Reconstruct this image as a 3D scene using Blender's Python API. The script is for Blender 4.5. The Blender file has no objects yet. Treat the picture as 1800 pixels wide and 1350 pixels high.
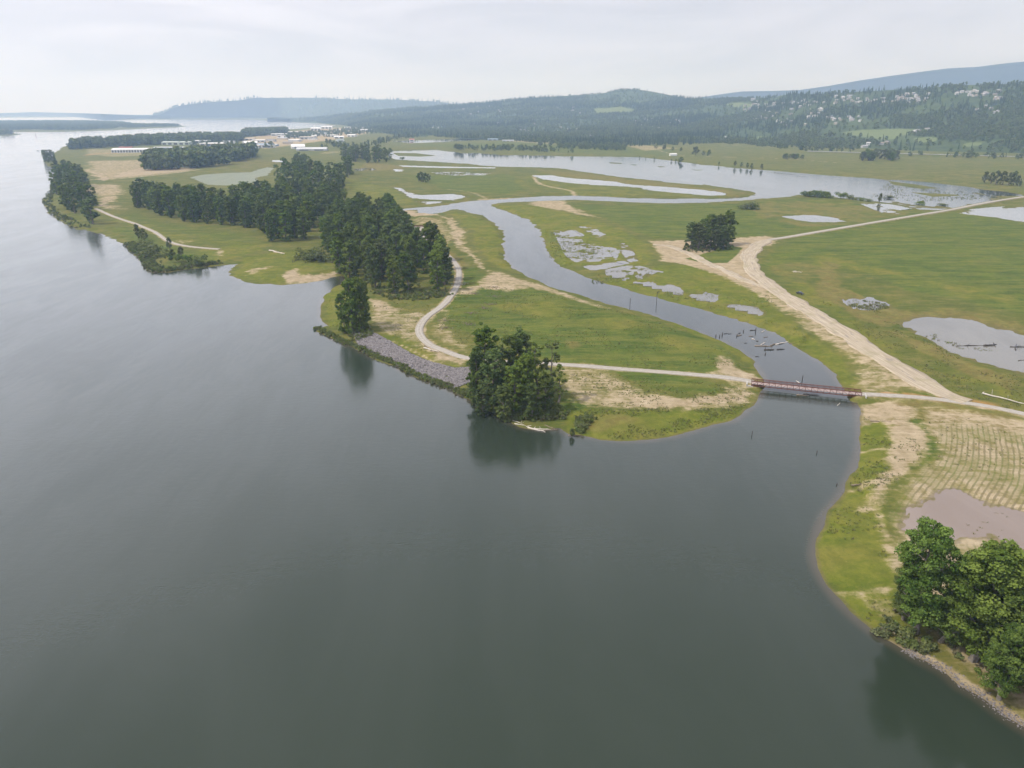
import bpy, math, random
import numpy as np

# ------------------------------------------------------------------ camera
SC = bpy.context.scene
COL = SC.collection
H_CAM = 120.0
F_PX = 1248.0
PITCH = math.atan((675 - 194) / F_PX)
cam_data = bpy.data.cameras.new('camera')
cam_data.sensor_width = 36.0
cam_data.lens = 36.0 * F_PX / 1800.0
cam_data.clip_start = 1.0
cam_data.clip_end = 90000.0
cam = bpy.data.objects.new('camera', cam_data)
COL.objects.link(cam)
cam.location = (0, 0, H_CAM)
cam.rotation_euler = (math.pi / 2 - PITCH, 0, 0)
SC.camera = cam

# ------------------------------------------------------------------ sky and sun
SUN_EL, SUN_AZ = math.radians(54), math.radians(-106)     # azimuth measured from +Y towards +X
world = bpy.data.worlds.new('World')
SC.world = world
world.use_nodes = True
wn = world.node_tree; wn.nodes.clear()
def _n(t, kind, **kw):
    n = t.nodes.new(kind)
    for k, v in kw.items():
        setattr(n, k, v)
    return n
w_out = _n(wn, 'ShaderNodeOutputWorld'); w_bg = _n(wn, 'ShaderNodeBackground')
w_sky = _n(wn, 'ShaderNodeTexSky'); w_sky.sky_type = 'NISHITA'; w_sky.sun_disc = False
w_sky.sun_elevation = SUN_EL; w_sky.sun_rotation = SUN_AZ
w_sky.altitude = 100; w_sky.dust_density = 2.0
w_tc = _n(wn, 'ShaderNodeTexCoord'); w_map = _n(wn, 'ShaderNodeMapping')
w_map.inputs['Scale'].default_value = (1.0, 1.0, 3.6)
w_no = _n(wn, 'ShaderNodeTexNoise'); w_no.inputs['Scale'].default_value = 2.1
w_no.inputs['Detail'].default_value = 6; w_no.inputs['Roughness'].default_value = 0.5
w_no.inputs['Distortion'].default_value = 0.6
w_rmp = _n(wn, 'ShaderNodeMapRange'); w_rmp.inputs[1].default_value = 0.3; w_rmp.inputs[2].default_value = 0.62
w_rmp.inputs[3].default_value = 0.72; w_rmp.inputs[4].default_value = 1.0
w_mix = _n(wn, 'ShaderNodeMixRGB'); w_mix.inputs[2].default_value = (7.9, 7.95, 9.0, 1)
wn.links.new(w_tc.outputs['Generated'], w_map.inputs[0]); wn.links.new(w_map.outputs[0], w_no.inputs['Vector'])
wn.links.new(w_no.outputs['Fac'], w_rmp.inputs[0]); wn.links.new(w_rmp.outputs[0], w_mix.inputs[0])
wn.links.new(w_sky.outputs[0], w_mix.inputs[1]); wn.links.new(w_mix.outputs[0], w_bg.inputs[0])
w_bg.inputs[1].default_value = 0.1
# thin cloud is brighter towards the sun
sdir = (math.cos(SUN_EL) * math.sin(SUN_AZ), math.cos(SUN_EL) * math.cos(SUN_AZ), math.sin(SUN_EL))
w_dot = _n(wn, 'ShaderNodeVectorMath', operation='DOT_PRODUCT'); w_dot.inputs[1].default_value = sdir
wn.links.new(w_tc.outputs['Generated'], w_dot.inputs[0])
w_gl = _n(wn, 'ShaderNodeMapRange'); w_gl.interpolation_type = 'SMOOTHSTEP'
for _i, _v in zip((1, 2, 3, 4), (-.1, 1.0, .92, 1.75)): w_gl.inputs[_i].default_value = _v
wn.links.new(w_dot.outputs['Value'], w_gl.inputs[0])
w_mul = _n(wn, 'ShaderNodeVectorMath', operation='SCALE')
w_n2 = _n(wn, 'ShaderNodeTexNoise'); w_n2.inputs['Scale'].default_value = 3.4; w_n2.inputs['Detail'].default_value = 7; w_n2.inputs['Distortion'].default_value = 1.1
w_m2 = _n(wn, 'ShaderNodeMapping'); w_m2.inputs['Scale'].default_value = (1.0, 1.0, 5.5); w_m2.inputs['Location'].default_value = (3.1, .7, 0)
wn.links.new(w_tc.outputs['Generated'], w_m2.inputs[0]); wn.links.new(w_m2.outputs[0], w_n2.inputs['Vector'])
w_r2 = _n(wn, 'ShaderNodeMapRange')
for _i, _v in zip((1, 2, 3, 4), (.35, .65, .90, 1.08)): w_r2.inputs[_i].default_value = _v
wn.links.new(w_n2.outputs['Fac'], w_r2.inputs[0])
w_mm = _n(wn, 'ShaderNodeMath', operation='MULTIPLY'); wn.links.new(w_gl.outputs[0], w_mm.inputs[0]); wn.links.new(w_r2.outputs[0], w_mm.inputs[1])
wn.links.new(w_mix.outputs[0], w_mul.inputs[0]); wn.links.new(w_mm.outputs[0], w_mul.inputs['Scale'])
wn.links.new(w_mul.outputs[0], w_bg.inputs[0])
wn.links.new(w_bg.outputs[0], w_out.inputs[0])

sun_data = bpy.data.lights.new('sun', 'SUN')
sun_data.energy = 3.3; sun_data.angle = math.radians(1.5); sun_data.color = (1.0, 0.95, 0.87)
sun = bpy.data.objects.new('sun', sun_data); COL.objects.link(sun)
sun.rotation_euler = (math.pi / 2 - SUN_EL, 0, math.pi - SUN_AZ)

SC.view_settings.view_transform = 'Standard'
SC.view_settings.look = 'None'
SC.view_settings.exposure = 0.05
SC.view_settings.gamma = 1.0
SC.view_settings.use_curve_mapping = False
cy = SC.cycles
cy.use_denoising = True
cy.max_bounces = 6; cy.diffuse_bounces = 2; cy.glossy_bounces = 2; cy.transmission_bounces = 3
cy.volume_bounces = 4; cy.transparent_max_bounces = 6
cy.caustics_reflective = False; cy.caustics_refractive = False
cy.sample_clamp_indirect = 4.0

rng = np.random.default_rng(7)
random.seed(7)

# ------------------------------------------------------------------ helpers
CT, ST = math.cos(PITCH), math.sin(PITCH)
def G(px, py, z=0.0):
    """point of the plane at height z that the photograph shows at (px, py)"""
    px = np.asarray(px, float); py = np.asarray(py, float)
    dx = px - 900.0; up = 675.0 - py
    dy = F_PX * CT + up * ST
    dz = -F_PX * ST + up * CT
    dz = np.minimum(dz, -1.5)
    t = (z - H_CAM) / dz
    return np.stack([dx * t, dy * t], -1)
def g(px, py, z=0.0):
    a = G(px, py, z)
    return float(a[0]), float(a[1])
def proj(x, y, z):
    dy = y * CT - (z - H_CAM) * ST
    du = y * ST + (z - H_CAM) * CT
    return 900 + F_PX * x / dy, 675 - F_PX * du / dy
def poly(pts, z=0.0):
    a = np.array(pts, float)
    return G(a[:, 0], a[:, 1], z)

def _hash(ix, iy, s):
    h = (ix.astype(np.int64) * 374761393 + iy.astype(np.int64) * 668265263 + s * 1274126177) & 0x7fffffff
    h = ((h ^ (h >> 13)) * 1103515245 + 12345) & 0x7fffffff
    h = (h ^ (h >> 16)) & 0xffff
    return h / 65535.0
def vnoise(x, y, s=0):
    ix = np.floor(x); iy = np.floor(y); fx = x - ix; fy = y - iy
    fx = fx * fx * (3 - 2 * fx); fy = fy * fy * (3 - 2 * fy)
    a = _hash(ix, iy, s); b = _hash(ix + 1, iy, s); c = _hash(ix, iy + 1, s); d = _hash(ix + 1, iy + 1, s)
    return (a * (1 - fx) + b * fx) * (1 - fy) + (c * (1 - fx) + d * fx) * fy
def fbm(x, y, scale, oct=4, s=0):
    v = 0; amp = 1; tot = 0
    for i in range(oct):
        v = v + amp * vnoise(x / scale + 17.3 * i, y / scale - 9.1 * i, s + i); tot += amp
        amp *= 0.5; scale *= 0.5
    return v / tot
def sstep(a, b, x):
    t = np.clip((x - a) / (b - a), 0, 1)
    return t * t * (3 - 2 * t)

def seg_dist(x, y, P, closed=True):
    n = len(P); d2 = np.full(x.shape, 1e18)
    for i in range(n if closed else n - 1):
        ax, ay = P[i]; bx, by = P[(i + 1) % n]
        vx, vy = bx - ax, by - ay
        L = vx * vx + vy * vy + 1e-9
        t = np.clip(((x - ax) * vx + (y - ay) * vy) / L, 0, 1)
        dd = (x - ax - t * vx) ** 2 + (y - ay - t * vy) ** 2
        np.minimum(d2, dd, out=d2)
    return np.sqrt(d2)
def inside(x, y, P):
    c = np.zeros(x.shape, bool); n = len(P)
    for i in range(n):
        ax, ay = P[i]; bx, by = P[(i + 1) % n]
        if ay == by: continue
        m = ((ay > y) != (by > y)) & (x < (bx - ax) * (y - ay) / (by - ay) + ax)
        c ^= m
    return c
def sdist(x, y, P, margin=60.0):
    """signed distance to a closed outline, negative inside; only worked out near it"""
    out = np.full(x.shape, 1e6)
    lo = P.min(0) - margin; hi = P.max(0) + margin
    m = (x > lo[0]) & (x < hi[0]) & (y > lo[1]) & (y < hi[1])
    if m.any():
        xs, ys = x[m], y[m]
        d = seg_dist(xs, ys, P)
        d[inside(xs, ys, P)] *= -1
        out[m] = d
    return out
def smooth_line(P, step=3.0, closed=False):
    """Catmull-Rom through world points, about `step` metres apart"""
    P = np.asarray(P, float); out = []
    n = len(P)
    for i in range(n - 1):
        p0 = P[max(i - 1, 0)]; p1 = P[i]; p2 = P[i + 1]; p3 = P[min(i + 2, n - 1)]
        k = max(2, int(np.hypot(*(p2 - p1)) / step))
        for j in range(k):
            t = j / k
            out.append(0.5 * ((2 * p1) + (-p0 + p2) * t + (2 * p0 - 5 * p1 + 4 * p2 - p3) * t * t + (-p0 + 3 * p1 - 3 * p2 + p3) * t ** 3))
    out.append(P[-1])
    return np.array(out)

def tag(o, label=None, cat=None, group=None, kind=None):
    if label: o['label'] = label
    if cat: o['category'] = cat
    if group: o['group'] = group
    if kind: o['kind'] = kind
    return o
def link(name, me, parent=None, loc=None, rot=None, scale=None):
    o = bpy.data.objects.new(name, me)
    COL.objects.link(o)
    if parent is not None: o.parent = parent
    if loc is not None: o.location = loc
    if rot is not None: o.rotation_euler = rot
    if scale is not None: o.scale = scale
    return o
def mesh_np(name, verts, faces, mats=(), fmat=None, smooth=False):
    """faces: one array (n, 3) or (n, 4), or a list of such arrays"""
    me = bpy.data.meshes.new(name)
    verts = np.asarray(verts, np.float32)
    if isinstance(faces, np.ndarray): faces = [faces]
    faces = [np.asarray(f, np.int32) for f in faces if len(f)]
    me.vertices.add(len(verts)); me.vertices.foreach_set('co', verts.ravel())
    loops = np.concatenate([f.ravel() for f in faces])
    tot = np.concatenate([np.full(len(f), f.shape[1], np.int32) for f in faces])
    start = np.concatenate([[0], np.cumsum(tot)[:-1]]).astype(np.int32)
    me.loops.add(len(loops)); me.loops.foreach_set('vertex_index', loops)
    me.polygons.add(len(tot)); me.polygons.foreach_set('loop_start', start); me.polygons.foreach_set('loop_total', tot)
    for m in mats: me.materials.append(m)
    if fmat is not None: me.polygons.foreach_set('material_index', np.asarray(fmat, np.int32))
    if smooth: me.polygons.foreach_set('use_smooth', np.ones(len(tot), bool))
    me.update(calc_edges=True)
    return me
def fattr(me, name, arr, domain='POINT'):
    a = me.attributes.new(name, 'FLOAT', domain)
    a.data.foreach_set('value', np.asarray(arr, np.float32))

class MB:
    """collects boxes, tubes and free faces into one mesh"""
    def __init__(s): s.v = []; s.f = []; s.m = []; s.n = 0
    def add(s, v, f, mi=0):
        s.v.append(np.asarray(v, float))
        for q in f:
            s.f.append([i + s.n for i in q]); s.m.append(mi)
        s.n += len(v)
    def box(s, lo, hi, mi=0, M=None):
        x0, y0, z0 = lo; x1, y1, z1 = hi
        v = np.array([[x0, y0, z0], [x1, y0, z0], [x1, y1, z0], [x0, y1, z0], [x0, y0, z1], [x1, y0, z1], [x1, y1, z1], [x0, y1, z1]], float)
        if M is not None: v = v @ np.array(M).T
        s.add(v, [(0, 3, 2, 1), (4, 5, 6, 7), (0, 1, 5, 4), (1, 2, 6, 5), (2, 3, 7, 6), (3, 0, 4, 7)], mi)
    def bar(s, a, b, w, h=None, mi=0):
        """a square bar from a to b"""
        a = np.array(a, float); b = np.array(b, float); h = h or w
        d = b - a; d /= np.linalg.norm(d) + 1e-9
        u = np.cross(d, [0, 0, 1.0]) if abs(d[2]) < .95 else np.cross(d, [0, 1.0, 0])
        u /= np.linalg.norm(u); v = np.cross(u, d)
        vs = [p + i * u * w / 2 + j * v * h / 2 for p in (a, b) for i, j in ((-1, -1), (1, -1), (1, 1), (-1, 1))]
        s.add(vs, [(0, 1, 2, 3), (7, 6, 5, 4), (0, 4, 5, 1), (1, 5, 6, 2), (2, 6, 7, 3), (3, 7, 4, 0)], mi)
    def tube(s, pts, rad, k=6, mi=0):
        pts = np.asarray(pts, float); n = len(pts)
        rings = []
        for i in range(n):
            d = pts[min(i + 1, n - 1)] - pts[max(i - 1, 0)]
            d /= np.linalg.norm(d) + 1e-9
            u = np.cross(d, [0, 0, 1.0]) if abs(d[2]) < .9 else np.cross(d, [0, 1.0, 0])
            u /= np.linalg.norm(u); v = np.cross(d, u)
            a = np.arange(k) * 2 * math.pi / k
            rings.append(pts[i] + rad[i] * (np.cos(a)[:, None] * u + np.sin(a)[:, None] * v))
        V = np.concatenate(rings)
        F = []
        for i in range(n - 1):
            for j in range(k):
                F.append((i * k + j, i * k + (j + 1) % k, (i + 1) * k + (j + 1) % k, (i + 1) * k + j))
        F.append(tuple(range(k))[::-1]); F.append(tuple((n - 1) * k + j for j in range(k)))
        s.add(V, F, mi)
    def mesh(s, name, mats, smooth=False):
        me = bpy.data.meshes.new(name)
        me.from_pydata(np.concatenate(s.v).tolist(), [], s.f)
        for m in mats: me.materials.append(m)
        me.polygons.foreach_set('material_index', np.array(s.m, np.int32))
        if smooth: me.polygons.foreach_set('use_smooth', np.ones(len(s.f), bool))
        me.update()
        return me

# ------------------------------------------------------------------ material helpers
class NT:
    def __init__(s, name):
        s.mat = bpy.data.materials.new(name); s.mat.use_nodes = True
        s.t = s.mat.node_tree; s.t.nodes.clear()
        s.out = s.t.nodes.new('ShaderNodeOutputMaterial')
    def n(s, kind, ins=None, **kw):
        n = s.t.nodes.new(kind)
        for k, v in kw.items(): setattr(n, k, v)
        for k, v in (ins or {}).items():
            if isinstance(v, bpy.types.NodeSocket): s.t.links.new(v, n.inputs[k])
            else: n.inputs[k].default_value = v
        return n
    def attr(s, name):
        return s.n('ShaderNodeAttribute', attribute_name=name).outputs['Fac']
    def noise(s, vec, scale, detail=4, rough=0.55, dist=0.0):
        return s.n('ShaderNodeTexNoise', {'Vector': vec, 'Scale': scale, 'Detail': detail, 'Roughness': rough, 'Distortion': dist}).outputs['Fac']
    def rng(s, v, a, b, c=0.0, d=1.0, smooth=True):
        n = s.n('ShaderNodeMapRange', {0: v, 1: a, 2: b, 3: c, 4: d})
        if smooth: n.interpolation_type = 'SMOOTHSTEP'
        return n.outputs[0]
    def math(s, op, a, b=0.0, c=0.0):
        return s.n('ShaderNodeMath', {0: a, 1: b, 2: c}, operation=op).outputs[0]
    def mix(s, f, a, b, blend='MIX'):
        n = s.n('ShaderNodeMixRGB', {0: f}, blend_type=blend)
        for i, v in ((1, a), (2, b)):
            if isinstance(v, bpy.types.NodeSocket): s.t.links.new(v, n.inputs[i])
            else: n.inputs[i].default_value = (*v, 1)
        return n.outputs[0]
    def bsdf(s, col, rough=0.9, spec=0.2, bump=None, bstr=0.5, bdist=0.3, **kw):
        ins = {'Roughness': rough, 'Specular IOR Level': spec}
        ins.update(kw)
        b = s.n('ShaderNodeBsdfPrincipled', ins)
        if isinstance(col, bpy.types.NodeSocket): s.t.links.new(col, b.inputs['Base Color'])
        else: b.inputs['Base Color'].default_value = (*col, 1)
        if bump is not None:
            bp = s.n('ShaderNodeBump', {'Height': bump, 'Strength': bstr, 'Distance': bdist})
            s.t.links.new(bp.outputs[0], b.inputs['Normal'])
        s.t.links.new(b.outputs[0], s.out.inputs[0])
        return b
def simple(name, col, rough=0.8, var=0.15, scale=0.6, spec=0.3, coord='Object', **kw):
    m = NT(name)
    tc = m.n('ShaderNodeTexCoord').outputs[coord]
    n = m.noise(tc, scale, 4)
    a = tuple(c * (1 - var) for c in col); b = tuple(min(c * (1 + var), 0.95) for c in col)
    m.bsdf(m.mix(m.rng(n, 0.3, 0.7), a, b), rough, spec, **kw)
    return m.mat

# ------------------------------------------------------------------ outlines traced on the water level
RIVER_BANK = [(592,220.5),(575,223.5),(500,228),(430,232),(330,236),(200,243),(135,250),(112,258),(100,266),(90,275),(78,282),(80,289),(93,294),(96,305),(90,320),(90,336),(73,354),(88,377),(111,392),(133,402),(151,405),(176,412),(196,418),(219,430),(239,450),(254,467),(267,480),(297,479),(327,474),(360,470),(393,466),(419,464),
 (407,473),(404,484),(425,494),(462,499.5),(498,501),(532,498),(563,493),(597,485.5),(612,486),(600,497),(585,507),(571,522),(564,538),(565,560),(577,574),(560,577),(553,580),(580,594),(600,604),(624,613),(655,629),(693,644),(722,660),(755,673),(787,684),(811,697),(822,702),(849,716),(871,724),(891,740),(915,751),(951,757),(982,753),(1000,763),(1031,767),(1056,773),(1093,776.5),(1147,773),(1189,766),(1222,756),(1250,747),(1286,740),(1308,724),(1325,708),(1332,698),(1336,691)]
SLOUGH_L = [(1336,691),(1343,674),(1343,663),(1331,649),(1317,630),(1294,612),(1267,599),(1228,583),(1189,569),(1142,553),(1106,544),(1078,537),(1050,528.6),(1017,519),(966,504),(929,487),(902,472.5),(887,455),(884,433),(885,409),(873,396),(851,381),(822,373),(804,368),(791,368),(784,373),(760,377),(733,376),(733,369),(715,369.5),(704,371),(702,378),(711,384),(724,393),(735,403),(738,415),(722,417),(714,405),(700,394),(693,385),(692,376),(700,369),(724,365.6),(756,363.5),(789,359.5),(822,354),
 (844,352),(889,350),(933,346),(956,345),(1011,344),(1067,346),(1108,348.5),(1178,348.6),(1261,349),(1317,346),(1333,340),(1317,336),(1261,328),(1178,321),(1094,312.5),(1039,304),(983,296),(950,294.5),(889,293.5),(844,291),(800,286.7),(733,282.7),(695,280.5),(684,276),(680,269),(690,265.3),(733,264),(764,263),(800,268),(840,269.5),(889,273),(900,272.8),(983,274),(1067,275),(1122,276),(1178,282),(1233,289),(1317,297),(1372,301),(1439,307),(1494,311),(1561,316),(1619,319),(1689,327.8),(1728,334),(1767,337.5),(1789,341.7),(1789,344),(1717,357),(1672,366.7),(1647,368),(1619,368),(1578,358),(1536,354),(1456,346),(1406,343),(1400,344),(1344,350),(1289,354),(1233,357),(1150,357),(1067,353.5),(1011,351),(933,354),(878,356.7),(863,359.5),(867,363),(889,371),(904,376.5),(931,387),(948,404),(958,431),(966,450.5),(985,467.6),(1017,482),(1051,494),(1092,505),(1133,517.5),(1189,533),(1244,547),(1286,559),(1328,573),(1378,591),(1419,622),(1453,644),(1467,658),(1479,675),(1490,692)]
MOUTH_R = [(1490,692),(1503,704),(1510,718),(1512,743),(1514,781),(1510,801),(1501,826),(1492,846),(1483,866),(1468,886),(1451,907),(1442,927),(1435,957),(1433,975),(1438,998),(1456,1030),(1480,1060),(1512,1090),(1548,1118),(1578,1133),(1607,1152),(1637,1167),(1664,1181),(1690,1205),(1723,1223),(1750,1244),(1773,1261),(1800,1278),(1900,1340),(2100,1470),(2300,1600)]
MAIN = poly(RIVER_BANK + SLOUGH_L[1:] + MOUTH_R[1:])
# closing the water body: round behind the camera, out to the west and along the far shore
FAR_SHORE = [(-2600,201),(-700,200.5),(0,200.8),(120,201.2),(185,204),(190,207),(215,210.5),(300,210.5),(440,210.5),(500,213.5),(560,217)]
W_POLY = np.concatenate([MAIN, [[300, 20], [400, -200], [-3000, -200], [-60000, -200]], poly(FAR_SHORE)])
ISLES = [poly(p) for p in (
 [(-600,238),(-200,234),(0,232),(90,232),(200,229),(260,226),(330,222.3),(300,219.5),(250,217),(215,215.2),(150,213.2),(100,213.2),(0,214),(-600,214)],
 [(-500,243),(-100,240),(0,239),(30,237.3),(41,235.6),(20,234.4),(-100,235),(-500,236)],
 [(-300,206.6),(40,206.8),(128,206.2),(120,203.6),(-300,203.2)],
 [(689,268.4),(733,269.3),(767,273.6),(740,275.4),(700,274.2)],
 [(1069,285.2),(1096,286.3),(1090,288),(1072,287.2)],[(1105,288.8),(1122,289.6),(1115,290.8)],[(1155,292),(1172,293),(1160,294.2)],[(1210,298),(1240,298.6),(1225,299.6)],
 [(850,268),(900,269),(920,271),(900,272),(860,271)],
 [(1560,318),(1610,324),(1650,331),(1620,332),(1570,325)],[(1600,338),(1680,342),(1690,344),(1640,346)],[(1559,344),(1568,343.5),(1570,347),(1562,348)],[(1613,353),(1626,353),(1624,358),(1614,358)],[(1650,357),(1663,358),(1660,361),(1650,360)],
)]
ISLE_MARSH = len(ISLES)
# ponds: outline, level, bank slope, mottle
PONDS = [
 ('pond', [(1662,866),(1642,879),(1614,891),(1592,902),(1585,917),(1585,934),(1592,941),(1657,949),(1703,949),(1753,949),(1800,971),(1900,1010),(1900,915),(1800,907),(1765,894),(1728,886),(1703,874),(1682,864)], 1.25, .025, .20, 'muddy brown pond at the edge of the seeded field'),
 ('pond', [(1576,568),(1597,560),(1627,556),(1677,559),(1715,565),(1753,574),(1800,589),(1900,612),(1900,690),(1800,659),(1753,644),(1702,629),(1672,617),(1647,602),(1614,586)], 1.25, .025, .26, 'grey pond with floating logs beside the levee road'),
 ('pond', [(1486,528),(1500,524),(1530,524),(1560,533),(1562,540),(1540,544),(1510,544),(1495,537)], 1.25, .03, .42, 'small reedy puddle in the meadow behind the levee road'),
 ('pond', [(1375,380.6),(1411,377.8),(1439,378.6),(1467,383),(1485,389),(1467,391),(1425,390),(1397,386)], 1.25, .04, .15, 'bright pond in the meadow above the levee road'),
 ('pond', [(1514,357.8),(1550,359.7),(1583,365),(1560,368),(1580,376),(1550,373.6),(1536,367)], 1.25, .02, .3, 'narrow flooded strip below the wide lake'),
 ('pond', [(1686,375),(1717,370.8),(1758,366.7),(1800,364),(1900,366),(1900,402),(1800,391),(1758,383)], 1.25, .02, .25, 'shallow flooded patch at the far side of the straight levee track'),
 ('pond', [(689,329),(704,331),(720,339),(738,343),(769,342),(796,341),(822,345),(796,352),(756,351),(724,348),(707,337)], 1.25, .03, .22, 'triangular marsh pond beside the thin channel'),
 ('pond', [(729,354),(782,354.5),(756,360)], 1.25, .02, .22, 'small sliver pond just above the channel bend'),
 ('pond', [(933,308),(969,308),(994,312),(1056,317),(1081,319),(1111,325),(1136,326),(1178,329),(1233,333.5),(1264,336.5),(1281,343),(1247,344),(1178,338),(1139,334),(1106,328),(1039,325),(1006,322),(956,315.5)], 1.25, .02, .2, 'long narrow pond on the grassy peninsula below the lake'),
 ('pond', [(335,312),(358,306.7),(397,304),(439,302.5),(470,294),(481,295.4),(470,308),(452,312),(448,320.8),(397,326),(366,325)], 1.25, .02, .14, 'algae covered pond behind the long cottonwood grove'),
 ('pond', [(687,248.3),(767,245.6),(856,242.8),(860,245.2),(769,250),(720,251.8)], 1.25, .02, .1, 'long far pond in front of the town'),
 ('pond', [(700,290.5),(780,292.5),(873,294.3),(870,296),(780,295.3),(710,293.3)], 1.25, .02, .12, 'thin strip of water along the lake embankment'),
 ('pond', [(692,297.5),(709,297.8),(708,301.5),(695,301.5)], 1.25, .02, .2, 'small bright pool left of the lone clump of trees'),
 ('pond', [(760,303),(800,302),(840,304.5),(860,305),(850,308),(800,308.5),(768,306)], 1.25, .015, .42, 'reedy dark marsh right of the lone clump of trees'),
 ('pond', [(476,281.3),(501,281.3),(500,285),(480,284.5)], 1.25, .02, .1, 'tiny pale pool between two groves'),
 ('pond', [(622,296),(655,295.5),(660,299),(640,300.5),(625,299.5)], 1.25, .02, .3, 'mud pool in front of the far square grove'),
 ('mudflat_pool', [(968,405),(1007,405),(1020,412),(1020,428),(1051,430),(1085,440),(1078,456),(1030,460),(1009,460),(966,450),(962,428)], 0.95, .02, .42, 'mottled shallow pool on the marsh inside the channel bend'),
 ('mudflat_pool', [(1030,487),(1071,475),(1112,466),(1160,478),(1120,491),(1076,497),(1045,495)], 0.93, .02, .42, 'shallow silty pool running from the dirt road to the channel'),
 ('mudflat_pool', [(990,470),(1032,468),(1095,460),(1100,463),(1051,474),(1014,478)], 0.97, .02, .3, 'thin silty rivulet left of the dirt road'),
 ('mudflat_pool', [(1100,494),(1150,497),(1210,508),(1260,518),(1250,530),(1190,522),(1130,510)], 0.88, .015, .55, 'patchy wet grass flat beside the channel poles'),
 ('mudflat_pool', [(1270,537),(1290,534),(1320,537),(1343,546),(1342,556),(1310,555),(1285,547)], 1.03, .03, .12, 'small pale puddle between dirt road and channel'),
 ('mudflat_pool', [(1021,398),(1040,400),(1062,413),(1060,421),(1043,413)], 1.1, .02, .4, 'thin streak of water among marsh grass'),
 ('mudflat_pool', [(1094,428),(1108,440),(1117,458),(1108,460),(1098,445)], 1.1, .02, .3, 'small wet hollow left of the sandy road junction'),
]
PONDS = [(n, poly(p, z), z, sl, mo, lb) for n, p, z, sl, mo, lb in PONDS]

# ------------------------------------------------------------------ paths (px centreline, width, raise, reach)
PATHS = [
 ('gravel_path', [(1324,671),(1280,663.5),(1200,656.5),(1100,649),(1050,645),(990,641),(930,638),(870,635),(815,628),(780,616),(756,606),(741,592),(737,576),(750,557),(775,539),(791,522),(801,506),(806,490),(806,474),(798,460),(785,448),(768,436),(752,424),(744,412),(741,399)], 4.6, .15, 3, 'gravel', 'pale gravel path winding from the long footbridge to the dark grove'),
 ('gravel_path', [(1511,692),(1560,694.5),(1620,698.5),(1690,706.5),(1740,714.5),(1800,727),(1900,747),(2100,795)], 3.9, .15, 3, 'gravel', 'pale gravel path leading right from the footbridge'),
 ('gravel_path', [(168,366),(191,376.6),(213,385),(237,392.6),(252,399),(273,408),(299,425),(335,433),(386,437.6)], 3.6, .1, 3, 'gravel', 'thin gravel path along the far river bank'),
 ('levee_road', [(1352,421),(1383,416.7),(1439,407),(1522,393),(1606,379),(1672,368),(1731,356.5),(1800,345.5),(1900,333),(2100,312)], 6.0, 1.1, 9, 'gravel', 'straight pale track along the top of the levee'),
 ('dirt_road', [(1352,421),(1332,431),(1318,449),(1324,473),(1352,500),(1405,535),(1470,576),(1530,616),(1590,652),(1650,684),(1703,703)], 14.0, .8, 9, 'dirt', 'wide rutted dirt road running down to the gravel path'),
 ('dirt_road', [(1148,430),(1178,433),(1212,446),(1258,468),(1306,490),(1345,505)], 9.0, .25, 5, 'dirt', 'curved dirt track joining the wide road past the tree clump'),
 ('highway', [(1420,266.5),(1500,268.5),(1590,271),(1700,273.6),(1800,276.4),(1950,281),(2300,292)], 14.0, 5.0, 22, 'asphalt', 'grey highway on an embankment at the foot of the hill'),
]
PZ = 2.0
PATHS = [[n, smooth_line(poly(p, PZ + ra), 3.0), w, ra, re, m, lb] for n, p, w, ra, re, m, lb in PATHS]

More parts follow.
